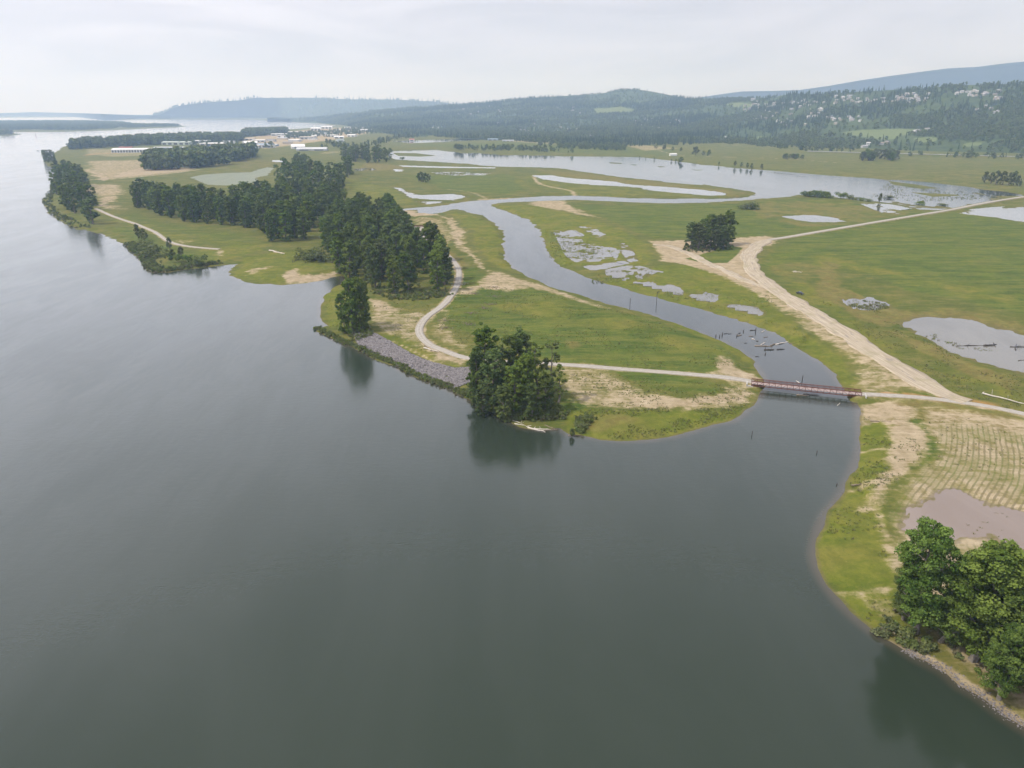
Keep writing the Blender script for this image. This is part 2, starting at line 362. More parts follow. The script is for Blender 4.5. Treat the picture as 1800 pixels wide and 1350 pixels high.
def land_raw(x, y):
    r = np.hypot(x, y)
    L = 2.0 + 0.9 * (fbm(x, y, 140, 3, 1) - .5) + 0.35 * (fbm(x, y, 14, 3, 5) - .5)
    L = L + 1.6 * np.exp(-(((x - 175) / 60) ** 2 + ((y - 85) / 70) ** 2))        # bluff under the near trees
    L = L + 4.0 * sstep(1800, 3200, r) * (x > -400)
    return L
def water_fields(x, y):
    d = sdist(x, y, W_POLY, 260.0)
    d[d > 9e5] = 300.0
    return d
def base_height(x, y):
    """ground height and signed distance to the main water"""
    d = water_fields(x, y)
    r = np.hypot(x, y)
    wob = (fbm(x, y, 9, 3, 11) - .5) * np.clip(r / 160, .8, 10)
    n8 = fbm(x, y, 30, 4, 21) - .5
    dd = d + wob * 1.8
    steep = 0.10 + 0.20 * (fbm(x, y, 80, 2, 31) > .62)
    # the marshy right end of the lake is very shallow
    px, py = proj(x, y, 0.0)
    marsh = np.clip(sstep(1470, 1560, px) * (py > 300) * (py < 372) + sstep(770, 790, px) * (px < 960) * (py < 276) * (py > 262), 0, 1)
    z = np.where(dd > 0, dd * steep, dd * .08)
    zm = np.where(d > 0, d * .03, np.clip(d * .004, -.12, 0)) + n8 * 0.55 * sstep(-200, -2, -np.abs(d)) + (fbm(x, y * .45, 14, 3, 77) - .5) * .35 - .06
    z = np.where(marsh > 0, z * (1 - marsh) + zm * marsh, z)
    z = np.minimum(z, land_raw(x, y))
    for k, P in enumerate(ISLES):
        di = sdist(x, y, P, 40.0)
        m = di < 1e5
        if m.any():
            s = .05 if k >= 3 else .1
            cap = .5 if k >= 3 else 2.2
            zi = np.minimum(-di[m] * s + (.25 * (n8[m]) if k >= 3 else 0), cap)
            z[m] = np.maximum(z[m], zi)
    for n_, P, lev, sl, mo, lb in PONDS:
        dp = sdist(x, y, P, 70.0)
        m = dp < 1e5
        if m.any():
            q = dp[m]; xm, ym = x[m], y[m]
            wb = (fbm(xm, ym, 8, 4, 41) - .5) * 3.0 * np.clip(r[m] / 300, 1, 5)
            nn = (.7 * fbm(xm, ym, 9 if mo > .3 else 13, 5, 51) + .3 * fbm(xm, ym, 3.2, 2, 57) - .5 - .03 * (mo > .3)) * mo * (3.4 if mo > .3 else 2.6)
            zp = lev + np.clip((q + wb) * sl, -.6 if mo < .3 else -.04, 50) + nn * sstep(12, -2, q)
            zp = zp + sstep(2.0, 7.0, q) * (.45 + .6 * mo)
            z[m] = np.minimum(z[m], np.maximum(zp, lev - .8))
    return z, d
# path heights
for P in PATHS:
    c = P[1]
    z, _ = base_height(c[:, 0].copy(), c[:, 1].copy())
    z = np.maximum(z, 2.0)
    k = 15
    zp = np.convolve(np.pad(z, (k, k), 'edge'), np.ones(2 * k + 1) / (2 * k + 1), 'valid')
    zz = zp + P[3]
    if P[0] == 'gravel_path' and P[3] == .15: zz = np.clip(zz, 2.2, 2.6)
    if P[0] == 'dirt_road' and P[2] > 10:      # comes down to the level of the gravel path
        f = sstep(0, 45, np.hypot(*(c - c[-1]).T)); zz = zz * f + 2.25 * (1 - f)
    P.append(zz)
PATHS.sort(key=lambda P: {'highway': 0, 'dirt_road': 1, 'levee_road': 2, 'gravel_path': 3}[P[0]])
def apply_paths(x, y, z, pmask=None):
    for P in PATHS:
        c, w, ra, re, zz = P[1], P[2], P[3], P[4], P[7]
        mg = w / 2 + re + 8
        lo = c.min(0) - mg; hi = c.max(0) + mg
        m = np.nonzero((x > lo[0]) & (x < hi[0]) & (y > lo[1]) & (y < hi[1]))[0]
        if not len(m): continue
        xs, ys = x[m], y[m]
        best = np.full(len(m), 1e9); bz = np.zeros(len(m))
        cs = c[::3] if len(c) > 30 else c; zs = zz[::3] if len(c) > 30 else zz
        for i in range(len(cs) - 1):
            ax, ay = cs[i]; vx, vy = cs[i + 1] - cs[i]
            near = (np.abs(xs - ax) < mg + 12) & (np.abs(ys - ay) < mg + 12)
            if not near.any(): continue
            L = vx * vx + vy * vy + 1e-9
            t = np.clip(((xs[near] - ax) * vx + (ys[near] - ay) * vy) / L, 0, 1)
            d = np.hypot(xs[near] - ax - t * vx, ys[near] - ay - t * vy)
            zi = zs[i] + t * (zs[i + 1] - zs[i])
            b = best[near]; q = d < b
            b[q] = d[q]; best[near] = b
            a = bz[near]; a[q] = zi[q]; bz[near] = a
        r = np.hypot(xs, ys)
        under = bz - (.12 + .00045 * r)
        f = sstep(w / 2 + re, w / 2 + .6 + r * .002, best)
        # only where there is land already (the bridges cross open water)
        f = f * (z[m] > -.3)
        z[m] = z[m] * (1 - f) + under * f
        if pmask is not None: pmask[m] = np.maximum(pmask[m], sstep(w / 2 + 2.5, w / 2 + .5, best))
    return z
def ground_z(x, y):
    x = np.atleast_1d(np.asarray(x, float)).copy(); y = np.atleast_1d(np.asarray(y, float)).copy()
    z, _ = base_height(x, y)
    return apply_paths(x, y, z)

# ------------------------------------------------------------------ ground sheet (a fan of cells that grow with distance)
az = np.radians(np.linspace(-60, 60, 1350))
inner = np.geomspace(30, 100, 14)[:-1]
dep = np.concatenate([np.linspace(math.atan(H_CAM / 100), math.radians(12), 210)[:-1], np.linspace(math.radians(12), math.radians(2.2), 400)[:-1], np.linspace(math.radians(2.2), math.radians(.29), 130)])
rad = np.concatenate([inner, H_CAM / np.tan(dep)])
RR, AA = np.meshgrid(rad, az, indexing='ij')
GX = (RR * np.sin(AA)).ravel(); GY = (RR * np.cos(AA)).ravel()
nr, na = len(rad), len(az)
dmain = water_fields(GX, GY)
for P in ISLES:
    di = sdist(GX, GY, P, 60.0)
    dmain = np.where(di < 1e5, np.maximum(dmain, -di), dmain)
near_lake = (GY > 500) & (GX > -100)
keepv = (dmain > -22) | (near_lake & (dmain > -400) & (np.abs(GX) < 4000) & (GY < 2200))
K = keepv.reshape(nr, na)
fm = K[:-1, :-1] | K[1:, :-1] | K[:-1, 1:] | K[1:, 1:]
ii, jj = np.nonzero(fm)
q = np.stack([ii * na + jj, ii * na + jj + 1, (ii + 1) * na + jj + 1, (ii + 1) * na + jj], -1)
used = np.unique(q); remap = np.full(nr * na, -1, np.int64); remap[used] = np.arange(len(used))
vx, vy = GX[used], GY[used]
vz, vd = base_height(vx, vy)
pm = np.zeros(len(vx))
vz = apply_paths(vx, vy, vz, pm)
quads = remap[q]
# drop what lies deep under water
deep = vz < -1.5
quads = quads[~(deep[quads].all(1))]
# ------------------------------------------------------------------ ground cover painted as weights on the ground
vr = np.hypot(vx, vy)
W = {k: np.zeros(len(vx)) for k in ('sand', 'lush', 'green', 'brown', 'rust', 'rows', 'wet')}
_wa = np.clip(vr / 55, 3.0, 22)
wvx = vx + _wa * ((fbm(vx, vy, 26, 5, 61) - .5) + .5 * (fbm(vx, vy, 5, 3, 62) - .5)) * 1.3
wvy = vy + _wa * ((fbm(vx, vy, 26, 5, 71) - .5) + .5 * (fbm(vx, vy, 5, 3, 72) - .5)) * 1.3
def paint(kind, pts, amt=1.0, soft=3.0, z=2.0):
    P = poly(pts, z)
    soft = soft + 2.5
    d = sdist(wvx, wvy, P, soft + 5)
    m = d < 1e5
    w = amt * sstep(soft, -soft, d[m])
    W[kind][m] = np.maximum(W[kind][m], w)
def unpaint(kind, pts, soft=3.0, z=2.0):
    P = poly(pts, z); d = sdist(vx, vy, P, soft + 5); m = d < 1e5
    W[kind][m] *= 1 - sstep(soft, -soft, d[m])
def stripe(kind, pts, width, amt=1.0, soft=2.0, z=2.0):
    P = smooth_line(poly(pts, z), 12.0)
    lo = P.min(0) - width - soft; hi = P.max(0) + width + soft
    m = np.nonzero((vx > lo[0]) & (vx < hi[0]) & (vy > lo[1]) & (vy < hi[1]))[0]
    if len(m):
        d = seg_dist(vx[m] + (wvx - vx)[m] * .3, vy[m] + (wvy - vy)[m] * .3, P, False)
        W[kind][m] = np.maximum(W[kind][m], amt * sstep(width / 2 + soft, width / 2 - soft, d))
# rich green meadows
paint('green', [(805,500),(860,503),(930,502),(1010,522),(1080,545),(1150,563),(1230,590),(1285,618),(1295,640),(1230,655),(1100,646),(1000,637),(960,632),(880,600),(800,575),(778,560)], 1.0, 10)
paint('green', [(1070,652),(1120,651),(1200,660),(1262,676),(1255,690),(1190,690),(1130,680),(1090,665)], 1.0, 2)
paint('green', [(1340,470),(1360,440),(1400,418),(1500,402),(1680,372),(1800,392),(1900,410),(1900,560),(1800,555),(1700,530),(1600,510),(1500,470),(1430,460),(1400,480),(1380,500)], .9, 14)
paint('green', [(1000,363),(1100,360),(1290,358),(1400,350),(1560,362),(1660,372),(1500,395),(1400,412),(1300,418),(1150,420),(1080,390),(1030,372)], .75, 14)
paint('green', [(700,308),(900,306),(930,330),(900,342),(800,338),(740,320)], .6, 20)
paint('green', [(780,560),(795,540),(810,548),(800,575)], 1.0, 3)
paint('green', [(200,380),(240,372),(330,398),(450,410),(470,430),(400,432),(300,412),(250,398)], .45, 10)
paint('green', [(180,400),(230,400),(280,425),(370,450),(350,468),(300,455),(240,430)], .6, 10)
paint('green', [(800,480),(830,470),(862,490),(850,500),(820,505)], .9, 4)
paint('green', [(1570,688),(1640,690),(1650,697),(1560,693)], .8, 2)
paint('green', [(530,460),(560,455),(570,478),(530,480)], .8, 4)
paint('green', [(1605,730),(1640,770),(1635,800),(1618,822),(1602,825),(1612,795),(1604,765),(1585,742)], 1.0, 1.5)
paint('green', [(1480,900),(1510,880),(1512,930),(1505,965),(1480,960),(1472,930)], 1.0, 3)
paint('green', [(1160,736),(1200,734),(1225,744),(1205,756),(1170,752)], 1.0, 1.5)
paint('green', [(970,700),(1010,700),(1040,712),(1010,722),(975,715)], 1.0, 2)
paint('green', [(1205,455),(1285,432),(1310,436),(1300,448),(1280,462),(1240,462)], 1.0, 2)
paint('green', [(560,262),(900,250),(1100,262),(1200,262),(1180,275),(1000,270),(700,256),(600,262)], .5, 40)
# lime green shore growth
paint('lush', [(1513,743),(1565,745),(1568,800),(1560,850),(1545,890),(1562,930),(1558,1000),(1585,1100),(1540,1110),(1470,1045),(1434,975),(1442,926),(1470,886),(1500,830),(1510,790)], .9, 2, .8)
paint('lush', [(990,722),(1100,727),(1200,722),(1260,722),(1318,704),(1290,740),(1190,768),(1090,778),(1000,768)], .8, 2, .8)
paint('lush', [(402,480),(430,455),(520,440),(580,455),(600,487),(530,498),(470,500),(420,494)], .6, 5, .8)
paint('lush', [(563,515),(600,500),(612,520),(596,570),(575,572)], .85, 2, .8)
paint('lush', [(790,370),(830,378),(870,398),(883,420),(884,450),(905,478),(870,470),(845,440),(830,410),(800,385)], .8, 5, .8)
paint('lush', [(870,362),(930,362),(1000,378),(1070,395),(1120,420),(1145,450),(1140,470),(1100,470),(1040,470),(985,466),(960,440),(950,405),(930,386),(900,375)], .75, 8, .8)
paint('lush', [(1052,495),(1110,480),(1160,470),(1210,468),(1260,485),(1310,505),(1360,540),(1420,590),(1480,640),(1510,680),(1480,672),(1450,642),(1400,605),(1330,572),(1240,545),(1130,517)], .9, 4, .8)
paint('lush', [(1170,548),(1240,580),(1300,612),(1335,650),(1330,655),(1305,630),(1260,605),(1180,572)], .8, 3, .8)
paint('lush', [(648,592),(690,588),(730,600),(740,612),(770,640),(810,640),(825,655),(800,660),(740,630),(690,605)], .8, 2)
paint('lush', [(340,445),(400,430),(470,432),(440,452),(400,462),(360,468)], .7, 6, .8)
paint('lush', [(600,310),(690,330),(740,355),(690,365),(640,360),(600,330)], .5, 12)
paint('lush', [(940,302),(1030,306),(1170,324),(1300,338),(1310,343),(1250,346),(1000,343),(930,330),(900,320)], .45, 12)
paint('lush', [(1620,590),(1700,640),(1800,690),(1800,720),(1700,680),(1600,620)], .45, 5)
paint('lush', [(1340,460),(1400,520),(1500,590),(1620,670),(1700,700),(1680,690),(1560,600),(1450,520),(1380,470)], .5, 4)
paint('lush', [(1360,470),(1450,440),(1600,480),(1800,520),(1800,545),(1640,515),(1500,478),(1420,470)], .45, 12)
paint('lush', [(1330,520),(1400,500),(1450,530),(1520,580),(1600,640),(1560,640),(1450,560)], .4, 5)
paint('lush', [(1420,345),(1560,360),(1640,372),(1560,385),(1450,372),(1380,360)], .35, 14)
paint('lush', [(850,520),(1000,530),(1150,575),(1280,620),(1200,620),(1050,580),(900,560)], .45, 12)
paint('lush', [(190,375),(260,395),(400,420),(460,430),(420,436),(300,425),(200,390)], .45, 8)
# bare sand and dry soil
S = 'sand'
paint(S, [(985,648),(1040,650),(1080,664),(1130,690),(1200,697),(1262,690),(1280,672),(1325,678),(1334,690),(1318,706),(1270,714),(1200,718),(1150,722),(1080,722),(1030,714),(1000,705),(990,690)], .6, 3)
paint(S, [(1090,694),(1200,700),(1280,688),(1325,684),(1318,700),(1200,716),(1100,718)], .95, 3)
paint(S, [(1265,622),(1285,625),(1300,645),(1342,662),(1322,668),(1270,658),(1240,655),(1262,648)], .85, 2)
paint(S, [(649,523),(678,527),(684,538),(704,544),(700,549),(655,551),(649,544)], .8, 2)
paint(S, [(650,550),(740,550),(760,558),(735,580),(740,600),(760,620),(815,632),(815,640),(770,640),(735,618),(700,595),(655,570)], .62, 4)
paint(S, [(820,620),(780,608),(757,590),(765,560),(795,540),(780,570),(800,600),(822,610)], .6, 3)
paint(S, [(735,612),(775,634),(815,640),(820,634),(775,620),(745,600)], .9, 1)
paint(S, [(860,474),(890,478),(910,485),(945,495),(1000,514),(1050,530),(1100,545),(1050,537),(1000,525),(950,510),(915,507),(885,512),(850,506),(835,518),(805,520),(800,512),(835,500),(852,480),(835,460),(815,440),(795,420),(788,395),(775,380),(790,382),(812,400),(822,430),(845,455)], .72, 3)
paint(S, [(704,370),(733,369),(735,375),(760,378),(790,384),(760,380),(730,382),(710,379)], .95, 2, .8)
paint(S, [(712,382),(760,382),(785,390),(800,420),(785,445),(775,410),(750,395),(725,392)], .5, 4)
paint(S, [(919,356),(956,352),(1000,353),(1005,362),(1020,372),(1056,384),(1022,379),(983,370),(942,364)], .75, 6)
paint(S, [(1137,425),(1200,424),(1300,418),(1360,416),(1372,421),(1335,440),(1318,455),(1335,480),(1375,505),(1345,520),(1290,495),(1230,472),(1190,463),(1150,458),(1160,445)], .9, 3)
unpaint(S, [(1205,455),(1285,432),(1305,436),(1296,448),(1278,462),(1240,462)], 2)
paint(S, [(1340,505),(1420,548),(1480,590),(1540,630),(1600,665),(1690,702),(1660,700),(1590,684),(1520,650),(1450,600),(1385,550),(1330,520)], .68, 3)
paint(S, [(1500,640),(1560,650),(1590,680),(1570,690),(1530,690),(1500,672)], .55, 3)
paint(S, [(149,283),(262,281),(262,297),(340,297),(330,301),(250,310),(175,316),(160,300)], .62, 10)
paint(S, [(262,290),(350,296),(300,303),(200,313),(196,309)], .9, 6)
paint(S, [(148,290),(160,298),(196,315),(180,318),(160,306)], .95, 5)
paint(S, [(156,322),(216,326),(218,342),(180,345),(216,368),(180,368),(172,350),(152,335)], .66, 8)
paint(S, [(176,345),(205,344),(196,360),(178,366)], .8, 6)
paint(S, [(515,474),(538,484),(566,481),(594,478),(598,485),(560,493),(532,498),(493,499),(498,486)], .85, 2, .8)
paint(S, [(435,474),(470,466),(478,470),(450,480),(438,482)], .7, 3)
paint(S, [(478,440),(500,443),(500,446),(478,442)], .9, 1.5)
paint(S, [(382,437),(398,440),(400,450),(388,450)], .8, 3)
paint(S, [(320,418),(345,424),(330,428),(310,422)], .6, 5)
paint(S, [(1505,702),(1560,698),(1600,712),(1604,742),(1622,762),(1612,795),(1600,825),(1585,850),(1562,872),(1542,895),(1562,925),(1578,960),(1588,1000),(1562,1002),(1553,960),(1545,920),(1530,893),(1508,888),(1530,870),(1558,853),(1564,820),(1563,780),(1572,748),(1540,738),(1512,744)], .8, 2)
paint(S, [(1560,745),(1600,740),(1625,755),(1615,800),(1600,830),(1570,860),(1530,890),(1545,860),(1565,820)], 1.0, 2)
paint(S, [(1500,788),(1560,790),(1560,793),(1500,792)], .7, 1); paint(S, [(1490,850),(1560,846),(1560,856),(1490,856)], .8, 1)
paint(S, [(1460,1028),(1560,1028),(1560,1036),(1460,1034)], .75, .8); paint(S, [(1520,1045),(1560,1045),(1580,1080),(1540,1080)], .6, 2)
paint(S, [(1610,712),(1700,720),(1800,738),(1950,765),(1950,1250),(1800,1250),(1640,1120),(1570,1040),(1580,980),(1560,920),(1600,850),(1640,780),(1610,740)], .66, 3)
paint(S, [(150,262),(200,262),(262,268),(262,273),(200,276),(150,272)], .5, 12)
paint(S, [(560,268),(640,262),(600,268),(560,272)], .5, 20)
paint(S, [(420,243),(500,232),(560,226),(640,222),(650,234),(600,244),(540,252),(470,262),(430,256)], .8, 40)
paint(S, [(860,242),(980,244),(980,256),(880,250)], .5, 30)
paint(S, [(1100,257),(1130,256),(1195,262),(1130,266)], .55, 10); stripe(S, [(1100,258),(1150,264),(1190,272),(1240,275),(1340,278),(1400,281),(1470,286)], 6, .8, 2)
stripe(S, [(938,310),(948,322),(975,330),(1005,336),(1015,347)], 9, .7, 4)
stripe(S, [(845,349),(900,346.5),(960,343.5),(1030,343.5)], 10, .75, 3)
stripe(S, [(790,333),(830,339),(860,350)], 9, .5, 4)
stripe(S, [(150,316),(200,314.5),(290,306),(350,298)], 8, .9, 3)
stripe(S, [(1567,1135),(1607,1150),(1637,1164),(1664,1178),(1690,1200),(1723,1218),(1750,1238),(1773,1256),(1800,1272),(1900,1330)], 5.5, 1.0, 1.5, 1.0)
stripe(S, [(645,583),(660,590),(690,600),(735,622),(770,640)], 2, .6, 1)
stripe(S, [(478,308),(500,300)], 8, .3, 4)
# brown and olive tones
B = 'brown'
paint(B, [(1545,700),(1640,704),(1800,738),(1900,750),(1900,775),(1750,752),(1650,742),(1590,730),(1545,712)], .9, 3)
paint(B, [(1570,545),(1700,545),(1800,570),(1900,590),(1900,620),(1800,590),(1740,572),(1660,556),(1600,562),(1560,575),(1500,560),(1440,520),(1425,480),(1450,460),(1480,465),(1460,490),(1490,510),(1560,530)], .8, 6)
paint(B, [(1620,600),(1700,632),(1800,668),(1800,690),(1700,660),(1600,612),(1560,580)], .7, 4)
paint(B, [(985,597),(1020,598),(1030,610),(1005,617),(985,608)], .7, 3)
paint(B, [(1300,357),(1400,352),(1640,370),(1500,396),(1400,400),(1330,380)], .5, 15)
paint(B, [(640,285),(720,292),(700,300),(640,300)], .9, 8)
paint(B, [(940,296),(1040,306),(1180,323),(1330,340),(1300,346),(1200,335),(1050,318),(960,306)], .6, 8)
paint(B, [(1000,724),(1100,722),(1130,740),(1080,760),(1010,755)], .5, 5)
paint(B, [(1240,300),(1800,300),(1800,345),(1700,330),(1500,312),(1300,296)], .35, 20)
paint(B, [(230,285),(480,280),(520,292),(400,298),(300,296)], .45, 20)
paint(B, [(720,383),(770,383),(790,420),(800,450),(830,470),(800,470),(770,430)], .6, 4)
paint(B, [(1340,470),(1420,455),(1440,470),(1420,500),(1380,500)], .5, 6)
for P_ in PATHS:
    if P_[5] == 'gravel':
        c_ = P_[1][::4]; mg_ = P_[2] / 2 + 4
        m_ = np.nonzero((vx > c_[:, 0].min() - mg_) & (vx < c_[:, 0].max() + mg_) & (vy > c_[:, 1].min() - mg_) & (vy < c_[:, 1].max() + mg_))[0]
        d_ = seg_dist(vx[m_], vy[m_], c_, False)
        W['sand'][m_] = np.maximum(W['sand'][m_], .62 * sstep(P_[2] / 2 + 3.0, P_[2] / 2 + .5, d_))
# orange seeded berm beside the footbridge path
stripe('rust', [(1525,688.5),(1580,691),(1640,698)], 2.4, 1.0, .7, 2.4); stripe('rust', [(1648,700),(1690,699.5),(1725,706),(1742,712)], 4.5, 1.0, 1.6, 2.3)
paint('rust', [(85,272),(150,272),(200,268),(200,272),(150,277)], .0, 8); stripe('rust', [(150,273),(175,270),(205,270)], 14, .8, 6)
# mud round the ponds, water edges
for n_, P, lev, sl, mo, lb in PONDS:
    dp = sdist(vx, vy, P, 30.0); m = dp < 1e5
    W['wet'][m] = np.maximum(W['wet'][m], (.7 if mo > .3 else 1) * sstep(lev + (.34 if mo > .2 else .16), lev - .05, vz[m]) * sstep(9, 1, dp[m]) * (vd[m] > 15))
W['wet'] = np.maximum(W['wet'], sstep(.22, .02, vz) * (vd < 20) * .7)
marsh_px, marsh_py = proj(vx, vy, 0)
# seeded rows: distance to a guide line gives parallel rows
guide = smooth_line(poly([(1655,640),(1652,738),(1652,772),(1640,810),(1610,848),(1582,880),(1565,920),(1572,960),(1590,1010),(1600,1100)], 2.0), 3.0)
rowd = np.zeros(len(vx)); rm = (vy < 330) & (vx > 60)
rowd[rm] = seg_dist(vx[rm], vy[rm], guide, False)
paint('rows', [(1660,745),(1720,745),(1790,762),(1900,790),(1900,900),(1800,903),(1765,892),(1728,884),(1703,872),(1682,860),(1655,865),(1610,890),(1590,905),(1575,950),(1562,935),(1570,900),(1610,852),(1640,812),(1652,772),(1650,750)], 1.0, 2)
paint('rows', [(1690,955),(1750,952),(1800,975),(1900,1015),(1900,1150),(1780,1060),(1700,1000)], .8, 2)
guide2 = smooth_line(poly([(560,480),(650,540),(700,585),(745,620),(850,660)], 2.0), 3.0)
m2 = (vx < 0) & (vx > -140) & (vy > 300) & (vy < 520)
rowd[m2] = seg_dist(vx[m2], vy[m2], guide2, False)
paint('rows', [(690,552),(750,552),(760,560),(735,580),(738,600),(710,596),(665,570)], .5, 4)
guide3 = smooth_line(poly([(1515,700),(1515,780),(1480,860),(1440,930)], 1.0), 3.0)
W['rows'] = np.clip(W['rows'], 0, 1)
# real relief for the rows close by
vz = vz + W['rows'] * rm * .045 * np.sin(rowd * 2 * math.pi / 1.8) * (vr < 320) * .6

ground_me = mesh_np('ground', np.stack([vx, vy, vz], -1), quads, smooth=True)
for k, a in W.items(): fattr(ground_me, k, a)
fattr(ground_me, 'rowd', rowd)

m = NT('ground_cover')
pos = m.n('ShaderNodeNewGeometry').outputs['Position']
nb = m.noise(pos, .006, 5, .6)          # fields
nm = m.noise(pos, .035, 5, .62, .5)     # patches
nf = m.noise(pos, .22, 5, .65)
nff = m.noise(pos, 1.3, 5, .7)
st = m.n('ShaderNodeMapping', {'Vector': pos, 'Rotation': (0, 0, .6), 'Scale': (.05, .5, .5)}).outputs[0]
ns = m.noise(st, 1.0, 5, .6, .3)
st2 = m.n('ShaderNodeMapping', {'Vector': pos, 'Rotation': (0, 0, -.35), 'Scale': (.012, .09, .1)}).outputs[0]
ns2 = m.noise(st2, 1.0, 5, .6, .4)
def wgt(name, n, lo=.32, hi=.62, k=.55, n2=None, k2=.3):
    a = m.attr(name)
    v = m.math('ADD', a, m.math('MULTIPLY', m.math('SUBTRACT', n, .5), m.math('MULTIPLY', m.math('MINIMUM', m.math('MULTIPLY', a, 4.0), 1.0), k * 2)))
    if n2 is not None:
        v = m.math('ADD', v, m.math('MULTIPLY', m.math('SUBTRACT', n2, .5), k2 * 2))
    return m.math('MULTIPLY', m.rng(v, lo, hi), m.rng(a, 0.02, .12))
base = m.mix(m.rng(nb, .35, .65), (.118, .132, .042), (.080, .112, .030))
base = m.mix(m.math('MULTIPLY', m.rng(nm, .42, .68), .75), base, (.20, .175, .085))
base = m.mix(m.math('MULTIPLY', m.rng(ns2, .5, .66), .6), base, (.062, .093, .03))
st3 = m.n('ShaderNodeMapping', {'Vector': pos, 'Rotation': (0, 0, -.15), 'Scale': (.03, .16, .16)}).outputs[0]
ns3 = m.noise(st3, 1.0, 7, .72, .6)
base = m.mix(m.math('MULTIPLY', m.rng(ns3, .5, .60), .7), base, (.19, .17, .085))
gcol = m.mix(m.rng(nm, .38, .62), (.068, .112, .030), (.105, .145, .036))
gcol = m.mix(m.math('MULTIPLY', m.rng(ns2, .48, .68), .7), gcol, (.15, .155, .05))
gcol = m.mix(m.math('MULTIPLY', m.rng(nf, .5, .7), .5), gcol, (.045, .085, .022))
gcol = m.mix(m.math('MULTIPLY', m.rng(ns3, .48, .58), .75), gcol, (.155, .165, .055))
gcol = m.mix(m.math('MULTIPLY', m.rng(ns3, .47, .38), .7), gcol, (.040, .075, .020))
c = m.mix(wgt('green', nm, .25, .6), base, gcol)
lcol = m.mix(m.rng(nf, .38, .62), (.110, .140, .028), (.160, .175, .042))
lcol = m.mix(m.math('MULTIPLY', m.rng(ns3, .47, .36), .6), lcol, (.085, .125, .025))
lcol = m.mix(m.math('MULTIPLY', m.rng(nm, .45, .65), .6), lcol, (.21, .185, .07))
c = m.mix(wgt('lush', nm, .25, .6), c, lcol)
bcol = m.mix(m.rng(nf, .35, .65), (.175, .135, .075), (.21, .19, .095))
c = m.mix(m.math('MULTIPLY', wgt('brown', nm, .25, .65), .85), c, bcol)
scol = m.mix(m.rng(nf, .3, .7), (.30, .24, .155), (.47, .395, .285))
scol = m.mix(m.math('MULTIPLY', m.rng(nff, .5, .75), .5), scol, (.24, .21, .13))
scol = m.mix(m.math('MULTIPLY', m.rng(ns, .5, .68), .5), scol, (.52, .445, .33))
sw = wgt('sand', nf, .24, .80, .6, ns, .35)
c = m.mix(sw, c, scol)
rowd_n = m.math('ADD', m.math('ADD', m.attr('rowd'), m.math('MULTIPLY', m.math('SUBTRACT', nm, .5), 1.8)), m.math('MULTIPLY', m.math('SUBTRACT', nf, .5), 1.0))
rs = m.math('SINE', m.math('MULTIPLY', rowd_n, 2 * math.pi / 1.8))
rs = m.math('MULTIPLY', m.rng(m.math('ADD', rs, m.math('MULTIPLY', m.math('SUBTRACT', nm, .5), 2.2)), .15, .95), m.attr('rows'))
c = m.mix(m.math('MULTIPLY', m.attr('rows'), m.rng(nm, .62, .38, 0, .6)), c, (.22, .21, .095))
c = m.mix(m.math('MULTIPLY', rs, .8), c, m.mix(m.rng(nm, .4, .6), (.13, .165, .045), (.17, .145, .085)))
c = m.mix(m.math('MULTIPLY', m.attr('rust'), m.rng(nf, .25, .5, .6, 1)), c, m.mix(m.rng(nff, .3, .7), (.42, .19, .09), (.50, .33, .21)))
wet = m.math('MULTIPLY', m.rng(m.math('ADD', m.attr('wet'), m.math('MULTIPLY', m.math('SUBTRACT', nf, .5), .7)), .3, .75), .7)
c = m.mix(wet, c, (.15, .128, .095))
# tufts and speckle
c = m.mix(m.math('MULTIPLY', m.rng(m.noise(pos, .4, 6, .8, .4), .50, .62), .35), c, m.mix(sw, (.21, .20, .075), (.36, .30, .2)))
sp = m.rng(nff, .56, .72)
c = m.mix(m.math('MULTIPLY', m.rng(m.noise(pos, .09, 6, .75, .8), .44, .60), .38), c, m.mix(sw, (.075, .095, .03), (.27, .23, .13)))
c = m.mix(m.math('MULTIPLY', sp, m.math('SUBTRACT', .6, m.math('MULTIPLY', sw, .35))), c, (.05, .072, .022))
sp2 = m.rng(m.noise(pos, .55, 5, .75), .60, .72)
c = m.mix(m.math('MULTIPLY', sp2, .35), c, (.34, .30, .17))
c = m.mix(1.0, c, m.mix(sw, (.84, .82, .50), (.84, .81, .75)), 'MULTIPLY')
hgt = m.math('ADD', m.math('MULTIPLY', nff, .5), nf)
m.bsdf(c, .95, .1, bump=hgt, bstr=.6, bdist=.5)
ground_me.materials.append(m.mat)
ground = tag(link('ground', ground_me), 'grassy river bottomland with sandy patches, mudflats and meadows', kind='structure')

